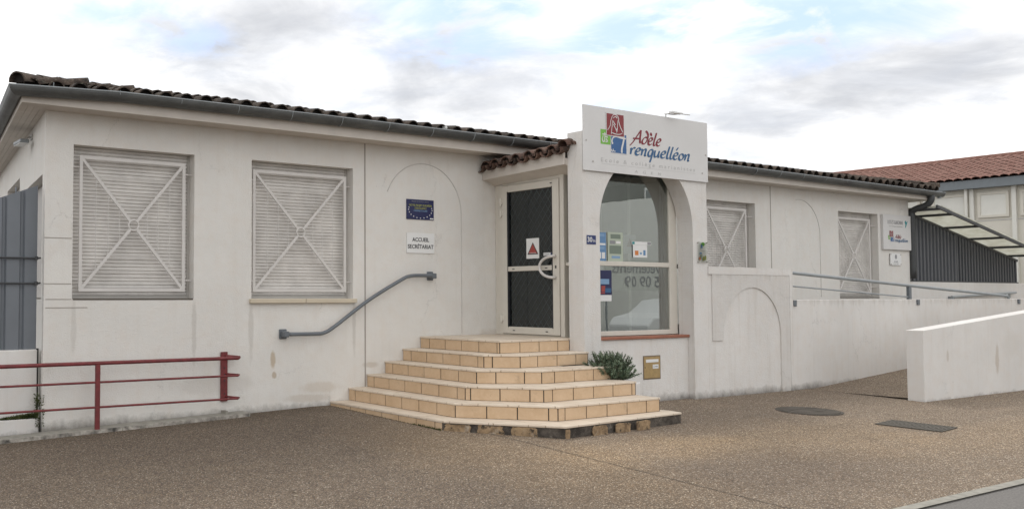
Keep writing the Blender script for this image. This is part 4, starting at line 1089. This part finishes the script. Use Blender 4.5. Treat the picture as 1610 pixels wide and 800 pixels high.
# ------------------------------------------------------------------ papers on the glass
YP = GYP+.019
def paper(name, label, cat, x0, z0, x1, z1, mat, y=YP, parts=(), group=None):
    t = thing(name, label, cat, ((x0+x1)/2, y, (z0+z1)/2), group)
    MB().box(x0, y-.0015, z0, x1, y, z1).build('sheet', mat, t)
    for nm, a, b_, c, d, mt in parts:
        MB().box(x0+(x1-x0)*a, y-.0028, z0+(z1-z0)*b_, x0+(x1-x0)*c, y-.0017, z0+(z1-z0)*d).build(nm, mt, t)
    return t
paper('poster', 'blue poster at the left edge of the upper window pane', 'poster', 5.36, 1.0, 5.635, 1.375, m_pblue, parts=(('text_block', .45, .86, .9, .95, m_sky), ('text_block', .35, .55, .95, .62, m_paper), ('text_block', .35, .40, .9, .5, m_sky), ('picture', .45, .08, .64, .3, m_paper), ('picture', .7, .08, .92, .3, m_paper)))
paper('poster', 'pale green poster with dark pictures right of the blue poster', 'poster', 5.665, .99, 5.965, 1.385, m_pgreen, parts=(('picture', .2, .78, .85, .93, m_dgreen), ('picture', .15, .60, .5, .72, m_greyp), ('picture', .12, .27, .88, .55, m_dgreen), ('text_block', .25, .12, .8, .2, m_sky), ('text_block', .55, .62, .85, .7, m_paper)))
t = paper('notice', 'notice reverse painted grey for its backlit shade, triangle showing through the upper pane', 'notice', 6.0, 1.11, 6.25, 1.365, m_greyp, y=YP+.02)  # sheet coloured grey to stand for the backlit side of the paper
MB().slab([(6.06, 1.2), (6.19, 1.2), (6.125, 1.32)], YP+.0165, YP+.018).build('triangle', flat('dull_red', (.16, .09, .08)), t)
t = paper('notice', 'white notice with orange and blue prints low on the upper pane', 'notice', 6.16, 1.06, 6.45, 1.23, m_paper, y=YP-.003)
MB().box(6.20, YP-.006, 1.09, 6.27, YP-.0047, 1.15).build('picture', m_orange, t); MB().box(6.37, YP-.006, 1.09, 6.415, YP-.0047, 1.16).build('picture', m_pblue, t); MB().box(6.30, YP-.006, 1.10, 6.34, YP-.0047, 1.13).build('picture', m_sky, t)
t = paper('notice', 'narrow white strip notice with a small dark code above the orange print notice', 'notice', 6.14, 1.232, 6.54, 1.275, m_paper)
MB().box(6.46, YP-.003, 1.238, 6.535, YP-.0018, 1.27).build('picture', m_greyp, t); MB().box(6.15, YP-.003, 1.238, 6.2, YP-.0018, 1.27).build('picture', m_teal, t)
t = paper('poster', 'dark blue poster with red band in the lower window pane', 'poster', 5.40, .47, 5.735, .875, m_navy, parts=(('picture', .35, .55, .85, .72, m_sky), ('picture', .6, .28, .95, .42, m_txblue), ('picture', .4, .3, .62, .5, m_signred), ('text_block', .02, .0, .98, .2, m_paper), ('text_block', .3, .24, .6, .28, m_signred)))
# papers on the entrance door (facing -X)
def dpaper(name, label, y0, z0, y1, z1, mat):
    t = thing(name, label, 'notice', (DX-.02, (y0+y1)/2, (z0+z1)/2)); MB().box(DX-.0205, y0, z0, DX-.019, y1, z1).build('sheet', mat, t); return t
t = dpaper('warning_notice', 'white warning notice with a red triangle on the entrance door glass', -.87, 1.045, -.63, 1.32, m_paper)
tri = [(-.855, 1.10), (-.65, 1.10), (-.752, 1.265)]
def tri_slab(k, x, mat, nm):
    c = (sum(p[0] for p in tri)/3, sum(p[1] for p in tri)/3); P_ = [(c[0]+(p[0]-c[0])*k, c[1]+(p[1]-c[1])*k) for p in tri]
    MB().add([(x, a, z) for a, z in P_]+[(x+.0008, a, z) for a, z in P_], [(0, 1, 2), (3, 5, 4), (0, 1, 4, 3), (1, 2, 5, 4), (2, 0, 3, 5)]).build(nm, mat, t)
tri_slab(1, DX-.0215, m_black, 'triangle_border'); tri_slab(.78, DX-.0225, m_signred, 'triangle')
text('ATTENTION', .02, m_paper, 'lettering', t, (DX-.0235, -.752, 1.118), width=.12, facing='left')
t = dpaper('door_sticker', 'small white and blue sticker on the door glass beside the pull handle', -1.13, 1.075, -.95, 1.115, m_paper)
MB().box(DX-.022, -1.128, 1.077, DX-.0206, -1.08, 1.113).build('blue_print', m_plate, t); text('Poussez', .025, m_greyp, 'lettering', t, (DX-.0215, -1.01, 1.095), width=.09, facing='left')

# ------------------------------------------------------------------ handrail on the facade
hr = thing('wall_handrail', 'grey bent tube handrail fixed to the facade beside the steps', 'handrail', (2.7, 0, .45))
Yh = -.085
b = MB(); b.tube(crom([(1.60, Yh, .075), (2.0, Yh, .072), (2.14, Yh, .085), (2.30, Yh, .165), (2.8, Yh, .48), (3.32, Yh, .745), (3.47, Yh, .80), (3.62, Yh, .812), (3.86, Yh, .810)], 6), .024, 12)
b.build('rail', m_railg, hr, smooth=True)
for x, z in ((1.585, .075), (3.875, .808)):
    b = MB(); b.box(x-.055, -.016, z-.06, x+.055, 0, z+.06); b.box(x-.035, -.115, z-.035, x+.035, -.016, z+.035); b.build('wall_bracket', m_railg, hr, bevel=.008)

# ------------------------------------------------------------------ red railing and its kerb, left
rr_ = thing('red_railing', 'dark red three rail metal railing standing on the kerb along the wall at left', 'railing', (-.8, -.17, -.85))
YR = -.17
def hrail(z, r, bend, nm):
    b = MB(); b.tube([(-4.2, YR, z-.0), (.90-bend, YR, z-.01)]+[(.90-bend*.2, YR+.0, z-.012), (.93-bend*.1, YR+.035, z-.006), (.90-bend, YR+.12, z), (.80, -.02, z+.005)], r, 8); b.build(nm, m_red, rr_, smooth=True)
hrail(-.172, .021, .05, 'top_rail'); hrail(-.375+.0, .012, .05, 'middle_rail'); hrail(-.64, .012, .05, 'bottom_rail')
for o_, z_ in (()): pass
for x in (-.785, -3.4): MB().box(x-.024, YR-.022, gz(x, YR)+.03, x+.024, YR+.022, -.19).build('post', m_red, rr_, bevel=.004)
b = MB(); b.box(.745, -.028, -.69, .83, -.002, -.115); b.build('wall_plate', m_red, rr_, bevel=.003)
b = MB()
for z in (-.2, -.3, -.38, -.45, -.6): b.tube([(.787, -.034, z), (.787, -.027, z)], .008, 8)
b.build('bolt', m_black, rr_)
xs = [-5, -3, -1.5, -.5, .3, 1.04]
kb = MB()
kb.add([p for x in xs for p in ((x, -.20, gz(x, -.2)-.1), (x, -.20, gz(x, -.2)+.035), (x, -.002, gz(x, -.2)+.048), (x, -.002, gz(x, -.2)-.1))], [(4*i+j, 4*i+4+j, 4*i+5+j, 4*i+1+j) for i in range(5) for j in range(3)]+[(20, 21, 22, 23)])
kb.box(.76, -.12, -.95, .79, -.003, gz(.75, 0)+.075)
kerb = tag(kb.build('low_kerb', m_conc, recalc=True), 'low worn concrete kerb with flaking white paint under the red railing', 'kerb')
b = MB(); r_ = random.Random(14); xk = -5
while xk < 1.0:
    xe = min(1.02, xk+r_.uniform(.15, .7))
    b.hexa([(xk, -.206, gz(xk, -.2)-.05), (xe, -.206, gz(xe, -.2)-.05), (xe, -.2, gz(xe, -.2)-.05), (xk, -.2, gz(xk, -.2)-.05)], [(xk, -.206, gz(xk, -.2)+.037), (xe, -.206, gz(xe, -.2)+.037), (xe, -.185, gz(xe, -.2)+.039), (xk, -.185, gz(xk, -.2)+.039)]); xk = xe+r_.uniform(.002, .02)
b.build('painted_edge', m_pkerb, kerb)

# ------------------------------------------------------------------ fence at far left on a low wall
fw_ = MB(); fw_.box(-5.5, .17, -1.2, X0-.008, .37, -.035); fw_.box(-5.5, .09, -1.2, X0-.008, .168, -.755)
tag(fw_.build('fence_base_wall', m_wall3, bevel=.006), 'low white rendered wall with a ledge under the grey sheet fence', 'wall')
fn = thing('sheet_metal_fence', 'grey blue ribbed sheet metal fence with a sloping top left of the building', 'fence', (-2.2, .22, -.03))
b = MB(); x = X0-.018; prof = []
def ftop(x): return 1.74-(X0-x)*.39
while x > -5.3:
    for dx, dy in ((0, 0), (-.13, 0), (-.145, .03), (-.17, .03), (-.185, 0)):
        prof.append((x+dx, .205+dy))
    x -= .19
b.add([p for x, y in prof for p in ((x, y, -.03), (x, y, max(.4, ftop(x)))) ], [(2*i, 2*i+1, 2*i+3, 2*i+2) for i in range(len(prof)-1)])
b.build('ribbed_sheet', m_sheet, fn, recalc=False)
for z in (.945, .675):
    b = MB(); b.tube([(-5.3, .185, z), (X0-.01, .185, z), (X0+.015, .06+.14, z+.004)], .011, 6); b.tube([(X0-.03, .185, z-.02), (X0-.03, .185, z+.02)], .018, 6); b.build('fence_rail', m_dsteel, fn)
b = MB()
for x in (-1.565, -1.76, -1.95): b.tube([(x, .24, ftop(x)-.05), (x, .24, ftop(x)+.06)], .009, 5)
b.build('rod_tip', m_sheet, fn)
b = MB(); b.box(X0-.016, .16, -.9, X0+.0, .21, -.02); b.build('mouldy_joint', m_dark, fn)
# moss and weeds on the ledge and in the joint
ms = MB(); r_ = random.Random(4)
for i in range(1500):
    if i < 1150: x = X0-.02-abs(r_.gauss(0, .22)); yy = .10+r_.random()*.06; z = -.752+.05*r_.random()*max(.2, 1-(X0-x)*1.8)
    else: x = X0-.02+r_.uniform(-.025, .03); yy = .05+r_.random()*.1 if x < X0 else -.01; z = r_.uniform(-.85, -.50)
    d = Vector((r_.gauss(0, 1), r_.gauss(0, 1), abs(r_.gauss(0, 1)))).normalized()*r_.uniform(.008, .022); s_ = Vector((r_.gauss(0, 1), r_.gauss(0, 1), r_.gauss(0, 1))).normalized()*.006
    p = Vector((x, yy, z)); ms.add([p-s_, p+s_, p+s_+d, p-s_+d], [(0, 1, 2, 3)])
tag(ms.build('moss', m_moss, recalc=False), 'dark green moss growing along the ledge and joint of the fence wall', 'moss', kind='stuff')
ws = MB()
for i in range(320):
    t = r_.random(); x = 2.28+.0*t; yy = -2.2+.5*t*t; x = 2.27-.01; z = gz(x, yy)
    if i > 200: x = 2.27-.02*r_.random(); yy = -.2-2*r_.random(); z = gz(x, yy)
    d = Vector((r_.gauss(0, .6), r_.gauss(0, .6), 1)).normalized()*r_.uniform(.01, .035)*(1 if i <= 200 else .5); s_ = Vector((r_.gauss(0, 1), r_.gauss(0, 1), 0)).normalized()*.004; p = Vector((x-.01*r_.random(), yy, z))
    ws.add([p-s_, p+s_, p+d], [(0, 1, 2)])
tag(ws.build('weeds', m_moss, recalc=False), 'tiny green weeds along the foot of the lowest step', 'weeds', kind='stuff')

# ------------------------------------------------------------------ ramp walls right of the porch
pw_ = thing('blind_arch_wall', 'white garden wall with a raised blind arch right of the entrance porch', 'wall', (8.4, YD, -.86))
b = MB(); b.box(PR+.001, YD+.004, -1.2, 9.385, YD+.2, .945); b.build('wall_body', m_wallp, pw_, bevel=.008)
# raised frame round the blind arch
acx2, azc2, ar2 = 8.38, -.03, .69
rl = MB(); y0 = YD-.012; y1 = YD+.003; n = 28
pa = [(acx2-ar2*math.cos(math.pi*i/n), azc2+ar2*math.sin(math.pi*i/n)) for i in range(n+1)]
rl.box(7.455, y0, -.085, acx2-ar2, y1, azc2); rl.box(acx2+ar2, y0, gz(9.1, YD)-.1, 9.30, y1, azc2)
rl.box(7.455, y0, azc2, acx2-ar2, y1, .84); rl.box(acx2+ar2, y0, azc2, 9.30, y1, .84)
for i in range(n):
    (xa, za), (xb, zb_) = pa[i], pa[i+1]
    rl.hexa([(xa, y0, za), (xb, y0, zb_), (xb, y1, zb_), (xa, y1, za)], [(xa, y0, .84), (xb, y0, .84), (xb, y1, .84), (xa, y1, .84)])
rl.build('arch_relief', m_relief, pw_)
b = MB(); b.box(PR+.001, YD-.016, .842, 9.385, YD+.003, .946); b.box(9.302, YD-.016, -1.2, 9.385, YD+.003, .841); b.build('border_band', m_wallp, pw_)
rw = MB(); rw.box(9.387, YD+.008, -1.2, 19.5, YD+.19, .48)
tag(rw.build('ramp_parapet', m_wall2, bevel=.008), 'long level white parapet wall carrying the grey ramp handrail', 'wall')
# handrail on top of the parapet
rh = thing('ramp_handrail', 'grey tubular two rail handrail sloping down along the ramp parapet', 'handrail', (11., YD+.1, .48))
YH = YD+.06
b = MB(); b.tube([(9.39, YH, .893), (12.95, YH, .715), (16.6, YH, .535)], .026, 10); b.tube([(16.6, YH, .56), (16.68, YH, .47)], .022, 8); b.build('top_rail', m_galv, rh)
b = MB(); b.tube([(9.39, YH, .69), (12.9, YH, .52)], .012, 8); b.build('lower_rail', m_galv, rh)
b = MB(); b.box(12.90, YH-.025, .46, 12.98, YH+.025, .70); b.build('post', m_railg, rh, bevel=.003)
for x in (9.44, 13.1, 16.93):
    b = MB(); b.slab([(x-.035, .475), (x-.035, .39), (x+.035, .38), (x+.04, .475)], YD-.02, YD+.007); b.build('wall_bracket', m_railg, rh, bevel=.003)
ir = thing('inner_handrail', 'pale grey handrail on the wall behind the parapet at far right', 'handrail', (19.5, 0, .55))
b = MB(); b.tube([(18.15, -.07, .515), (21.2, -.07, .615)], .028, 8); b.build('rail', flat('pale_grey_rail', (.36, .38, .39)), ir)
b = MB(); b.box(18.13, -.1, .45, 18.2, -.0, .53); b.box(20.8, -.1, .5, 20.86, -.0, .6); b.build('wall_bracket', m_galv, ir)
# low wall in front of the ramp with a sloping top
lw = MB()
def ltop(x): return .062+(x-9.74)*.068
lw.hexa([(9.735, -3.46, -1.2), (19, -3.46, -1.2), (19, -3.235, -1.2), (9.735, -3.235, -1.2)], [(9.735, -3.46, ltop(9.735)), (19, -3.46, ltop(19)), (19, -3.235, ltop(19)), (9.735, -3.235, ltop(9.735))])
lowwall = lw.build('low_ramp_wall', m_wall3, bevel=.006, seg=2); tag(lowwall, 'low thick white wall with a sloping top in front of the ramp', 'wall')
dn = MB(); r_ = random.Random(8)
# ------------------------------------------------------------------ right of the building: fence, canopy, white plinth wall
pw = MB(); pw.box(XE+.002, .0, -1.2, 26, .2, .832)
tag(pw.build('fence_plinth_wall', m_wall3, bevel=.006), 'white rendered plinth wall under the dark slatted screen', 'wall')
sc = thing('slatted_screen', 'dark grey vertical slatted screen with a top sloping down to the right', 'screen', (18.5, .05, .83))
def stop(x): return 2.27-(x-16.6)*.181
b = MB(); x = 16.62; prof = []
while x < 18.58:
    prof += [(x, .03), (x+.07, .03), (x+.085, .075), (x+.135, .075)]; x += .15
b.add([p for x, y in prof for p in ((x, y, .84), (x, y, stop(x)-.02))], [(2*i, 2*i+2, 2*i+3, 2*i+1) for i in range(len(prof)-1)])
b.build('ribbed_panel', m_bar, sc, recalc=False)
b = MB(); b.bar((16.6, .05, stop(16.6)), (21.6, .05, stop(21.6)), .05, .06); b.box(16.6, .02, .834, 21.6, .08, .86); b.build('rail', m_dsteel, sc)
xi = 18.66
while xi < 21.5:
    MB().box(xi, .03, .86, xi+.055, .07, stop(xi+.03)-.01).build('slat', m_bar, sc); xi += .135
cn = thing('lean_to_canopy', 'sloping dark steel canopy with translucent sheets over the ramp at far right', 'canopy', (19, 0, .8))
CY0, CY1 = -.60, 4.2
def ctop(x): return 2.35-(x-16.6)*.178
xs = [16.66, 17.15, 18.3, 19.45, 20.4, 21.35]
b = MB()
for x in xs: b.bar((x, CY0, ctop(x)-.03), (x, CY1 if x > 16.6 else -.01, ctop(x)-.03), .035, .05, (0, 0, 1))
b.build('purlin', m_dsteel, cn)
b = MB(); 
for y in (CY0, 1.8, CY1): b.bar((16.45 if y < 0 else 16.75, y, ctop(16.45 if y < 0 else 16.75)-.03), (21.5, y, ctop(21.5)-.03), .035, .06, (0, 0, 1))
b.build('edge_beam', m_dsteel, cn)
b = MB(); b.prism([(16.62, CY0-.02), (21.5, CY0-.02), (21.5, CY1), (16.62, CY1)], lambda x, y: ctop(x)+.015, lambda x, y: ctop(x)+.023)
b.build('translucent_sheet', m_poly, cn)
for x, y in ((18.62, .12), (21.45, .12), (21.45, 3.9), (18.6, 3.9)): MB().box(x-.04, y-.04, -.9, x+.04, y+.04, ctop(x)-.06).build('post', m_dsteel, cn)
sh = MB(); sh.box(18.7, 4.3, -1.0, 24, 4.4, 1.28); sh.box(21.55, .6, -1.0, 21.7, 4.2, 1.3)
tag(sh.build('shelter_shade_wall', flat('shelter_shade_dark', (.05, .052, .055)), ), 'shelter wall coloured dark for the shaded interior seen through the slatted screen', 'shed')  # shade of the shelter interior put into the wall colour

# ------------------------------------------------------------------ building in the background, right
bb_ = thing('background_building', 'pale panelled building with a red tiled roof rising behind at right', 'building', (28.5, 8, -1))
BX = 29.0; BY0, BY1 = -6, 24
MB().box(BX+.3, BY0, -1.2, BX+10, BY1, 4.12).build('wall', m_bwall, bb_)
b = MB(); b.box(BX-.02, BY0-.3, 3.93, BX+.04, BY1+.3, 4.20); b.box(BX+.04, BY0-.3, 3.93, BX+.3, BY1+.3, 3.96); b.build('fascia_board', m_bfas, bb_)
rf = MB(); rng = random.Random(12); bp = .25; u = Vector((1, 0, bp)).normalized(); nr = Vector((-bp, 0, 1)).normalized(); nB = 118; LB = BY1-BY0+.6; DEP = 5.2
vs = []; fs = []; sub = 6
for i in range(nB*sub+1):
    y = BY0-.3+i*LB/(nB*sub); ph = (i % sub)/sub; hh = .05*abs(math.sin(math.pi*ph))
    for k in range(2): vs.append(tuple(Vector((BX-.1, y, 4.22))+u*(DEP*k)+nr*hh))
for i in range(nB*sub): fs.append((2*i, 2*i+1, 2*i+3, 2*i+2))
rf.add(vs, fs)
rf.add([(BX-.1+DEP, BY0-.3, 4.22+DEP*.24), (BX-.1+DEP, BY1+.3, 4.22+DEP*.24), (BX+10.5, BY1+.3, 4.2), (BX+10.5, BY0-.3, 4.2)], [(0, 1, 2, 3)])
for k in range(int(DEP/.38)):     # course overlaps
    p = Vector((BX-.1, 0, 4.22))+u*(k*.38)
    for i in range(nB):
        y0b = BY0-.3+i*LB/nB; w_ = LB/nB
        dz = rng.uniform(-.004, .006)
        ring_ = [(y0b+w_*(.5-.48*math.cos(math.pi*j/4)), .055*math.sin(math.pi*j/4)+.008+dz) for j in range(5)]
        rf.add([tuple(p+nr*h_+Vector((0, yy, 0))) for yy, h_ in ring_]+[tuple(p+u*.40+nr*(h_-.012)+Vector((0, yy, 0))) for yy, h_ in ring_], [(j, j+1, 6+j, 5+j) for j in range(4)])
ro = rf.build('roof', m_btile, bb_, recalc=False)
b = MB(); 
for i in range(75):
    y = BY0-.3+i*.41; b.tube([(BX-.1+DEP*.97, y, 4.22+DEP*.24+.02), (BX-.1+DEP*.958, y+.42, 4.22+DEP*.24+.035)], [.11, .09], 8)
b.build('ridge_tiles', m_btile, ro, recalc=False)
for y in (-4.9, -3.5, -.7, 2.0, 3.05, 4.22, 5.6, 7.0, 9.8, 12.6): MB().box(BX+.2, y-.06, -1.2, BX+.299, y+.06, 3.93).build('post', m_bpan, bb_)
b = MB()
for y in (4.6,): b.tube([(BX+.14, y-.25, 3.93), (BX+.14, y-.25, -1)], .045, 8)
b.build('downpipe', m_bpan, bb_)
for ya, yb in ((-2.8, -1.0), (-.4, 1.8), (2.2, 2.93), (3.17, 4.1), (4.35, 5.45), (5.75, 6.85), (7.2, 9.6)):
    wn = MB(); wn.box(BX+.24, ya+.03, 3.0, BX+.299, yb-.03, 3.08); wn.box(BX+.24, ya+.03, 3.72, BX+.299, yb-.03, 3.8); wn.box(BX+.24, ya+.03, 3.081, BX+.299, ya+.11, 3.719); wn.box(BX+.24, yb-.11, 3.081, BX+.299, yb-.03, 3.719)
    wo = wn.build('window', m_bwall, bb_)
    MB().box(BX+.265, ya+.11, 3.081, BX+.298, yb-.11, 3.719).build('closed_shutter', m_bpan, wo)
b = MB(); b.box(BX+.285, BY0, 2.90, BX+.2985, BY1, 2.92); b.build('panel_joint', m_txgrey, bb_)

# ------------------------------------------------------------------ drain covers in the pavement
mh = MB(); cx, cy = 7.36, -3.22; rr = .39; n = 40
zc = lambda x, y, h: gz(x, y)+h
ringv = [(cx+rr*math.cos(2*math.pi*i/n), cy+rr*math.sin(2*math.pi*i/n)) for i in range(n)]
mh.add([(x, y, zc(x, y, .006)) for x, y in ringv], [tuple(range(n))])
for i in range(-9, 10):
    xx = i*.04; hh = math.sqrt(max(0, (rr-.035)**2-xx*xx))
    if hh > .03:
        for s_ in range(3):
            a = -hh+2*hh*s_/3+.01; e = -hh+2*hh*(s_+1)/3-.01
            P_ = [(cx+xx-.011, cy+a), (cx+xx+.011, cy+a), (cx+xx+.011, cy+e), (cx+xx-.011, cy+e)]
            mh.add([(x, y, zc(x, y, .012)) for x, y in P_], [(0, 1, 2, 3)]); 
            mh.add([(x, y, zc(x, y, .012)) for x, y in P_[:2]]+[(x, y, zc(x, y, .006)) for x, y in P_[1::-1]], [(0, 1, 2, 3)])
tag(mh.build('manhole_cover', m_iron, recalc=False), 'round ribbed cast iron manhole cover in the pavement near the ramp', 'manhole cover')
dg_ = MB(); 
def gp_(u, v, h): 
    x = 7.27+u*.98-v*.12; y = -4.52+u*.12+v*.98; return (x, y, gz(x, y)+h)
dg_.add([gp_(*p, .004) for p in ((-.24, -.34), (.24, -.34), (.24, .34), (-.24, .34))], [(0, 1, 2, 3)])
drain = thing('drain_grate', 'rectangular slotted steel drain grate in the pavement nearer the road', 'drain grate', gp_(0, 0, 0))
dg_.build('pit', m_dark, drain, recalc=False)
b = MB()
for i in range(17):
    v = -.33+i*.041; b.hexa([gp_(u_, v_, .004) for u_, v_ in ((-.24, v-.013), (.24, v-.013), (.24, v+.013), (-.24, v+.013))], [gp_(u_, v_, .012) for u_, v_ in ((-.24, v-.013), (.24, v-.013), (.24, v+.013), (-.24, v+.013))])
for u_ in (-.24, 0, .24): b.hexa([gp_(a, c, .0045) for a, c in ((u_-.014, -.34), (u_+.014, -.34), (u_+.014, .34), (u_-.014, .34))], [gp_(a, c, .0135) for a, c in ((u_-.014, -.34), (u_+.014, -.34), (u_+.014, .34), (u_-.014, .34))])
b.build('grating', mat_plain('worn_steel', (.125, .115, .10), .95, spec=.1), drain, recalc=False)

# ------------------------------------------------------------------ across the street (only mirrored in the glass)
def gable_house(name, label, x, y, w_, d_, h_, col, wins, balcony):
    t = thing(name, label, 'house', (x+w_/2, y-d_/2, -1.1))
    mt = mat_plain(name+'_wall', col, .85)
    MB().box(x, y-d_, -1.1, x+w_, y, h_).build('wall', mt, t)
    MB().add([(x-.4, y+.4, h_), (x+w_+.4, y+.4, h_), (x+w_+.4, y-d_-.4, h_), (x-.4, y-d_-.4, h_), (x-.4, y-d_/2, h_+1.8), (x+w_+.4, y-d_/2, h_+1.8)], [(0, 1, 5, 4), (2, 3, 4, 5), (0, 4, 3), (1, 2, 5), (0, 3, 2, 1)]).build('roof', m_btile, t)
    for wx, z in wins:
        f = MB().box(wx, y, z-.1, wx+1.1, y+.04, z+1.3).build('window', m_paper, t); MB().box(wx+.08, y+.041, z, wx+1.02, y+.045, z+1.2).build('pane', flat('curtained_pane', (.25, .27, .27), .4), f)
    if balcony:
        a, c = balcony
        b = MB(); b.box(a, y, 3.6, c, y+1.1, 3.75); b.build('balcony_slab', m_int, t)
        b = MB(); k = a
        while k < c: b.box(k, y+1.06, 3.75, k+.03, y+1.08, 4.6); k += .16
        b.box(a, y+1.04, 4.6, c, y+1.1, 4.66); b.build('balcony_railing', m_railg, t)
gable_house('street_house', 'grey house with a railed balcony across the street', 23, -20.5, 11.4, 8, 7.4, (.22, .225, .21), [(29.9, 4.0), (30.2, .6)], (28.4, 32.9))
gw = MB(); gw.slab([(19, -1.1), (28.0, -1.1), (28.0, 4.6), (19, 3.4)], -18.2, -20.4)
tag(gw.build('outbuilding', flat('outbuilding_white', (.72, .72, .69))), 'white lean to outbuilding in front of the grey house across the street', 'outbuilding')
ob2 = MB().box(31.6, -18.6, -1.1, 33.6, -18.2, 6.0).build('garden_wall', flat('pale_wall_paint', (.72, .72, .69))); tag(ob2, 'tall pale wall end across the street beside the balcony', 'wall')
gable_house('street_house', 'cream two storey house farther along across the street', 34.5, -19, 12, 8, 5.6, (.48, .46, .42), [(36, .4), (40, .4), (36, 3), (40, 3)], None)
van = thing('parked_car', 'white car parked across the street facing the school', 'car', (24.3, -14, -1.07))
b = MB(); b.slab([(21.9, -.85), (26.3, -.85), (26.4, -.2), (26.1, .0), (25.6, .38), (24.3, .45), (23.6, .40), (22.9, -.05), (22.1, -.2), (21.85, -.45)], -15.6, -13.9); b.build('body', flat('car_white', (.7, .7, .7), .3), van, bevel=.06, seg=2)
b = MB(); b.slab([(23.1, -.03), (23.65, .33), (24.35, .37), (24.35, -.03)], -13.90, -13.89); b.slab([(24.43, -.03), (24.43, .37), (25.5, .31), (25.85, .0)], -13.90, -13.89); b.build('side_window', m_black, van)
for x in (22.7, 25.5):
    wv_ = MB(); wv_.tube([(x, -13.88, -.76), (x, -14.08, -.76)], .31, 18); wo = wv_.build('wheel', m_black, van); MB().tube([(x, -13.87, -.76), (x, -13.879, -.76)], .19, 14).build('rim', m_galv, wo)
ban = thing('street_banner', 'grey lettered banner on posts across the street', 'banner', (24.5, -16.2, -1.07))
MB().box(22.4, -16.25, .75, 26.6, -16.2, 1.85).build('sheet', flat('banner_sheet', (.55, .56, .52)), ban)
for x in (22.5, 26.4): MB().box(x, -16.3, -1.1, x+.06, -16.251, 1.85).build('post', m_galv, ban)
text('revêtements', .55, m_greyp, 'lettering', ban, (24.4, -16.19, 1.55), width=3.2, facing='back'); text('05 09 09', .55, m_greyp, 'lettering', ban, (24.6, -16.19, 1.05), width=2.2, facing='back')

# a few dry leaves and bits of litter blown against the walls and over the paving
lt = MB(); r_ = random.Random(31)
for i in range(60):
    if i < 34: x = r_.choice([r_.uniform(5.3, 9.3), r_.uniform(10, 12.5)]); yy = -1.84-abs(r_.gauss(0, .12)) if x < 9.5 else -3.52-abs(r_.gauss(0, .1))
    else: x = r_.uniform(-1, 9); yy = r_.uniform(-5.8, -2.2)
    a = r_.uniform(0, 6.28); l_ = r_.uniform(.012, .03); z = gz(x, yy)+.006; d = Vector((math.cos(a), math.sin(a), 0)); c_ = Vector((-d.y, d.x, 0)); p = Vector((x, yy, z))
    lt.add([p-d*l_, p+c_*l_*.35+Vector((0, 0, .008)), p+d*l_, p-c_*l_*.35+Vector((0, 0, .004))], [(0, 1, 2, 3)])
tag(lt.build('litter', flat('dry_leaf', (.36, .31, .23)), recalc=False), 'dry leaves and litter scattered over the pavement', 'litter', kind='stuff')
# pieces that stand apart become parts of their own
def split_pieces(names):
    for o in list(COL.objects):
        if o.type != 'MESH' or o.name.split('.')[0] not in names: continue
        me = o.data; n = len(me.vertices); par = list(range(n))
        def find(a):
            while par[a] != a: par[a] = par[par[a]]; a = par[a]
            return a
        for p in me.polygons:
            a = find(p.vertices[0])
            for v in p.vertices[1:]: par[find(v)] = a
        groups = {}
        for p in me.polygons: groups.setdefault(find(p.vertices[0]), []).append(p)
        if len(groups) < 2 or len(groups) > 100: continue
        base = o.name.split('.')[0]
        for g_ in groups.values():
            idx = {}; vs = []; fs = []
            for p in g_:
                f_ = []
                for v in p.vertices:
                    if v not in idx: idx[v] = len(vs); vs.append(me.vertices[v].co[:])
                    f_.append(idx[v])
                fs.append(f_)
            m2 = bpy.data.meshes.new(base); m2.from_pydata(vs, [], fs); m2.update(); m2.materials.append(me.materials[0])
            c = o.copy(); c.data = m2; COL.objects.link(c); c.parent = o.parent; c.matrix_parent_inverse = o.matrix_parent_inverse.copy()
        bpy.data.objects.remove(o)
split_pieces({'expansion_joint', 'plaster_crack', 'screw', 'stand_off', 'bolt', 'fixing_slot', 'broken_riser_tile', 'purlin', 'edge_beam', 'rod_tip', 'glazing_bead', 'inner_frame', 'shaded_tile_mortar'})
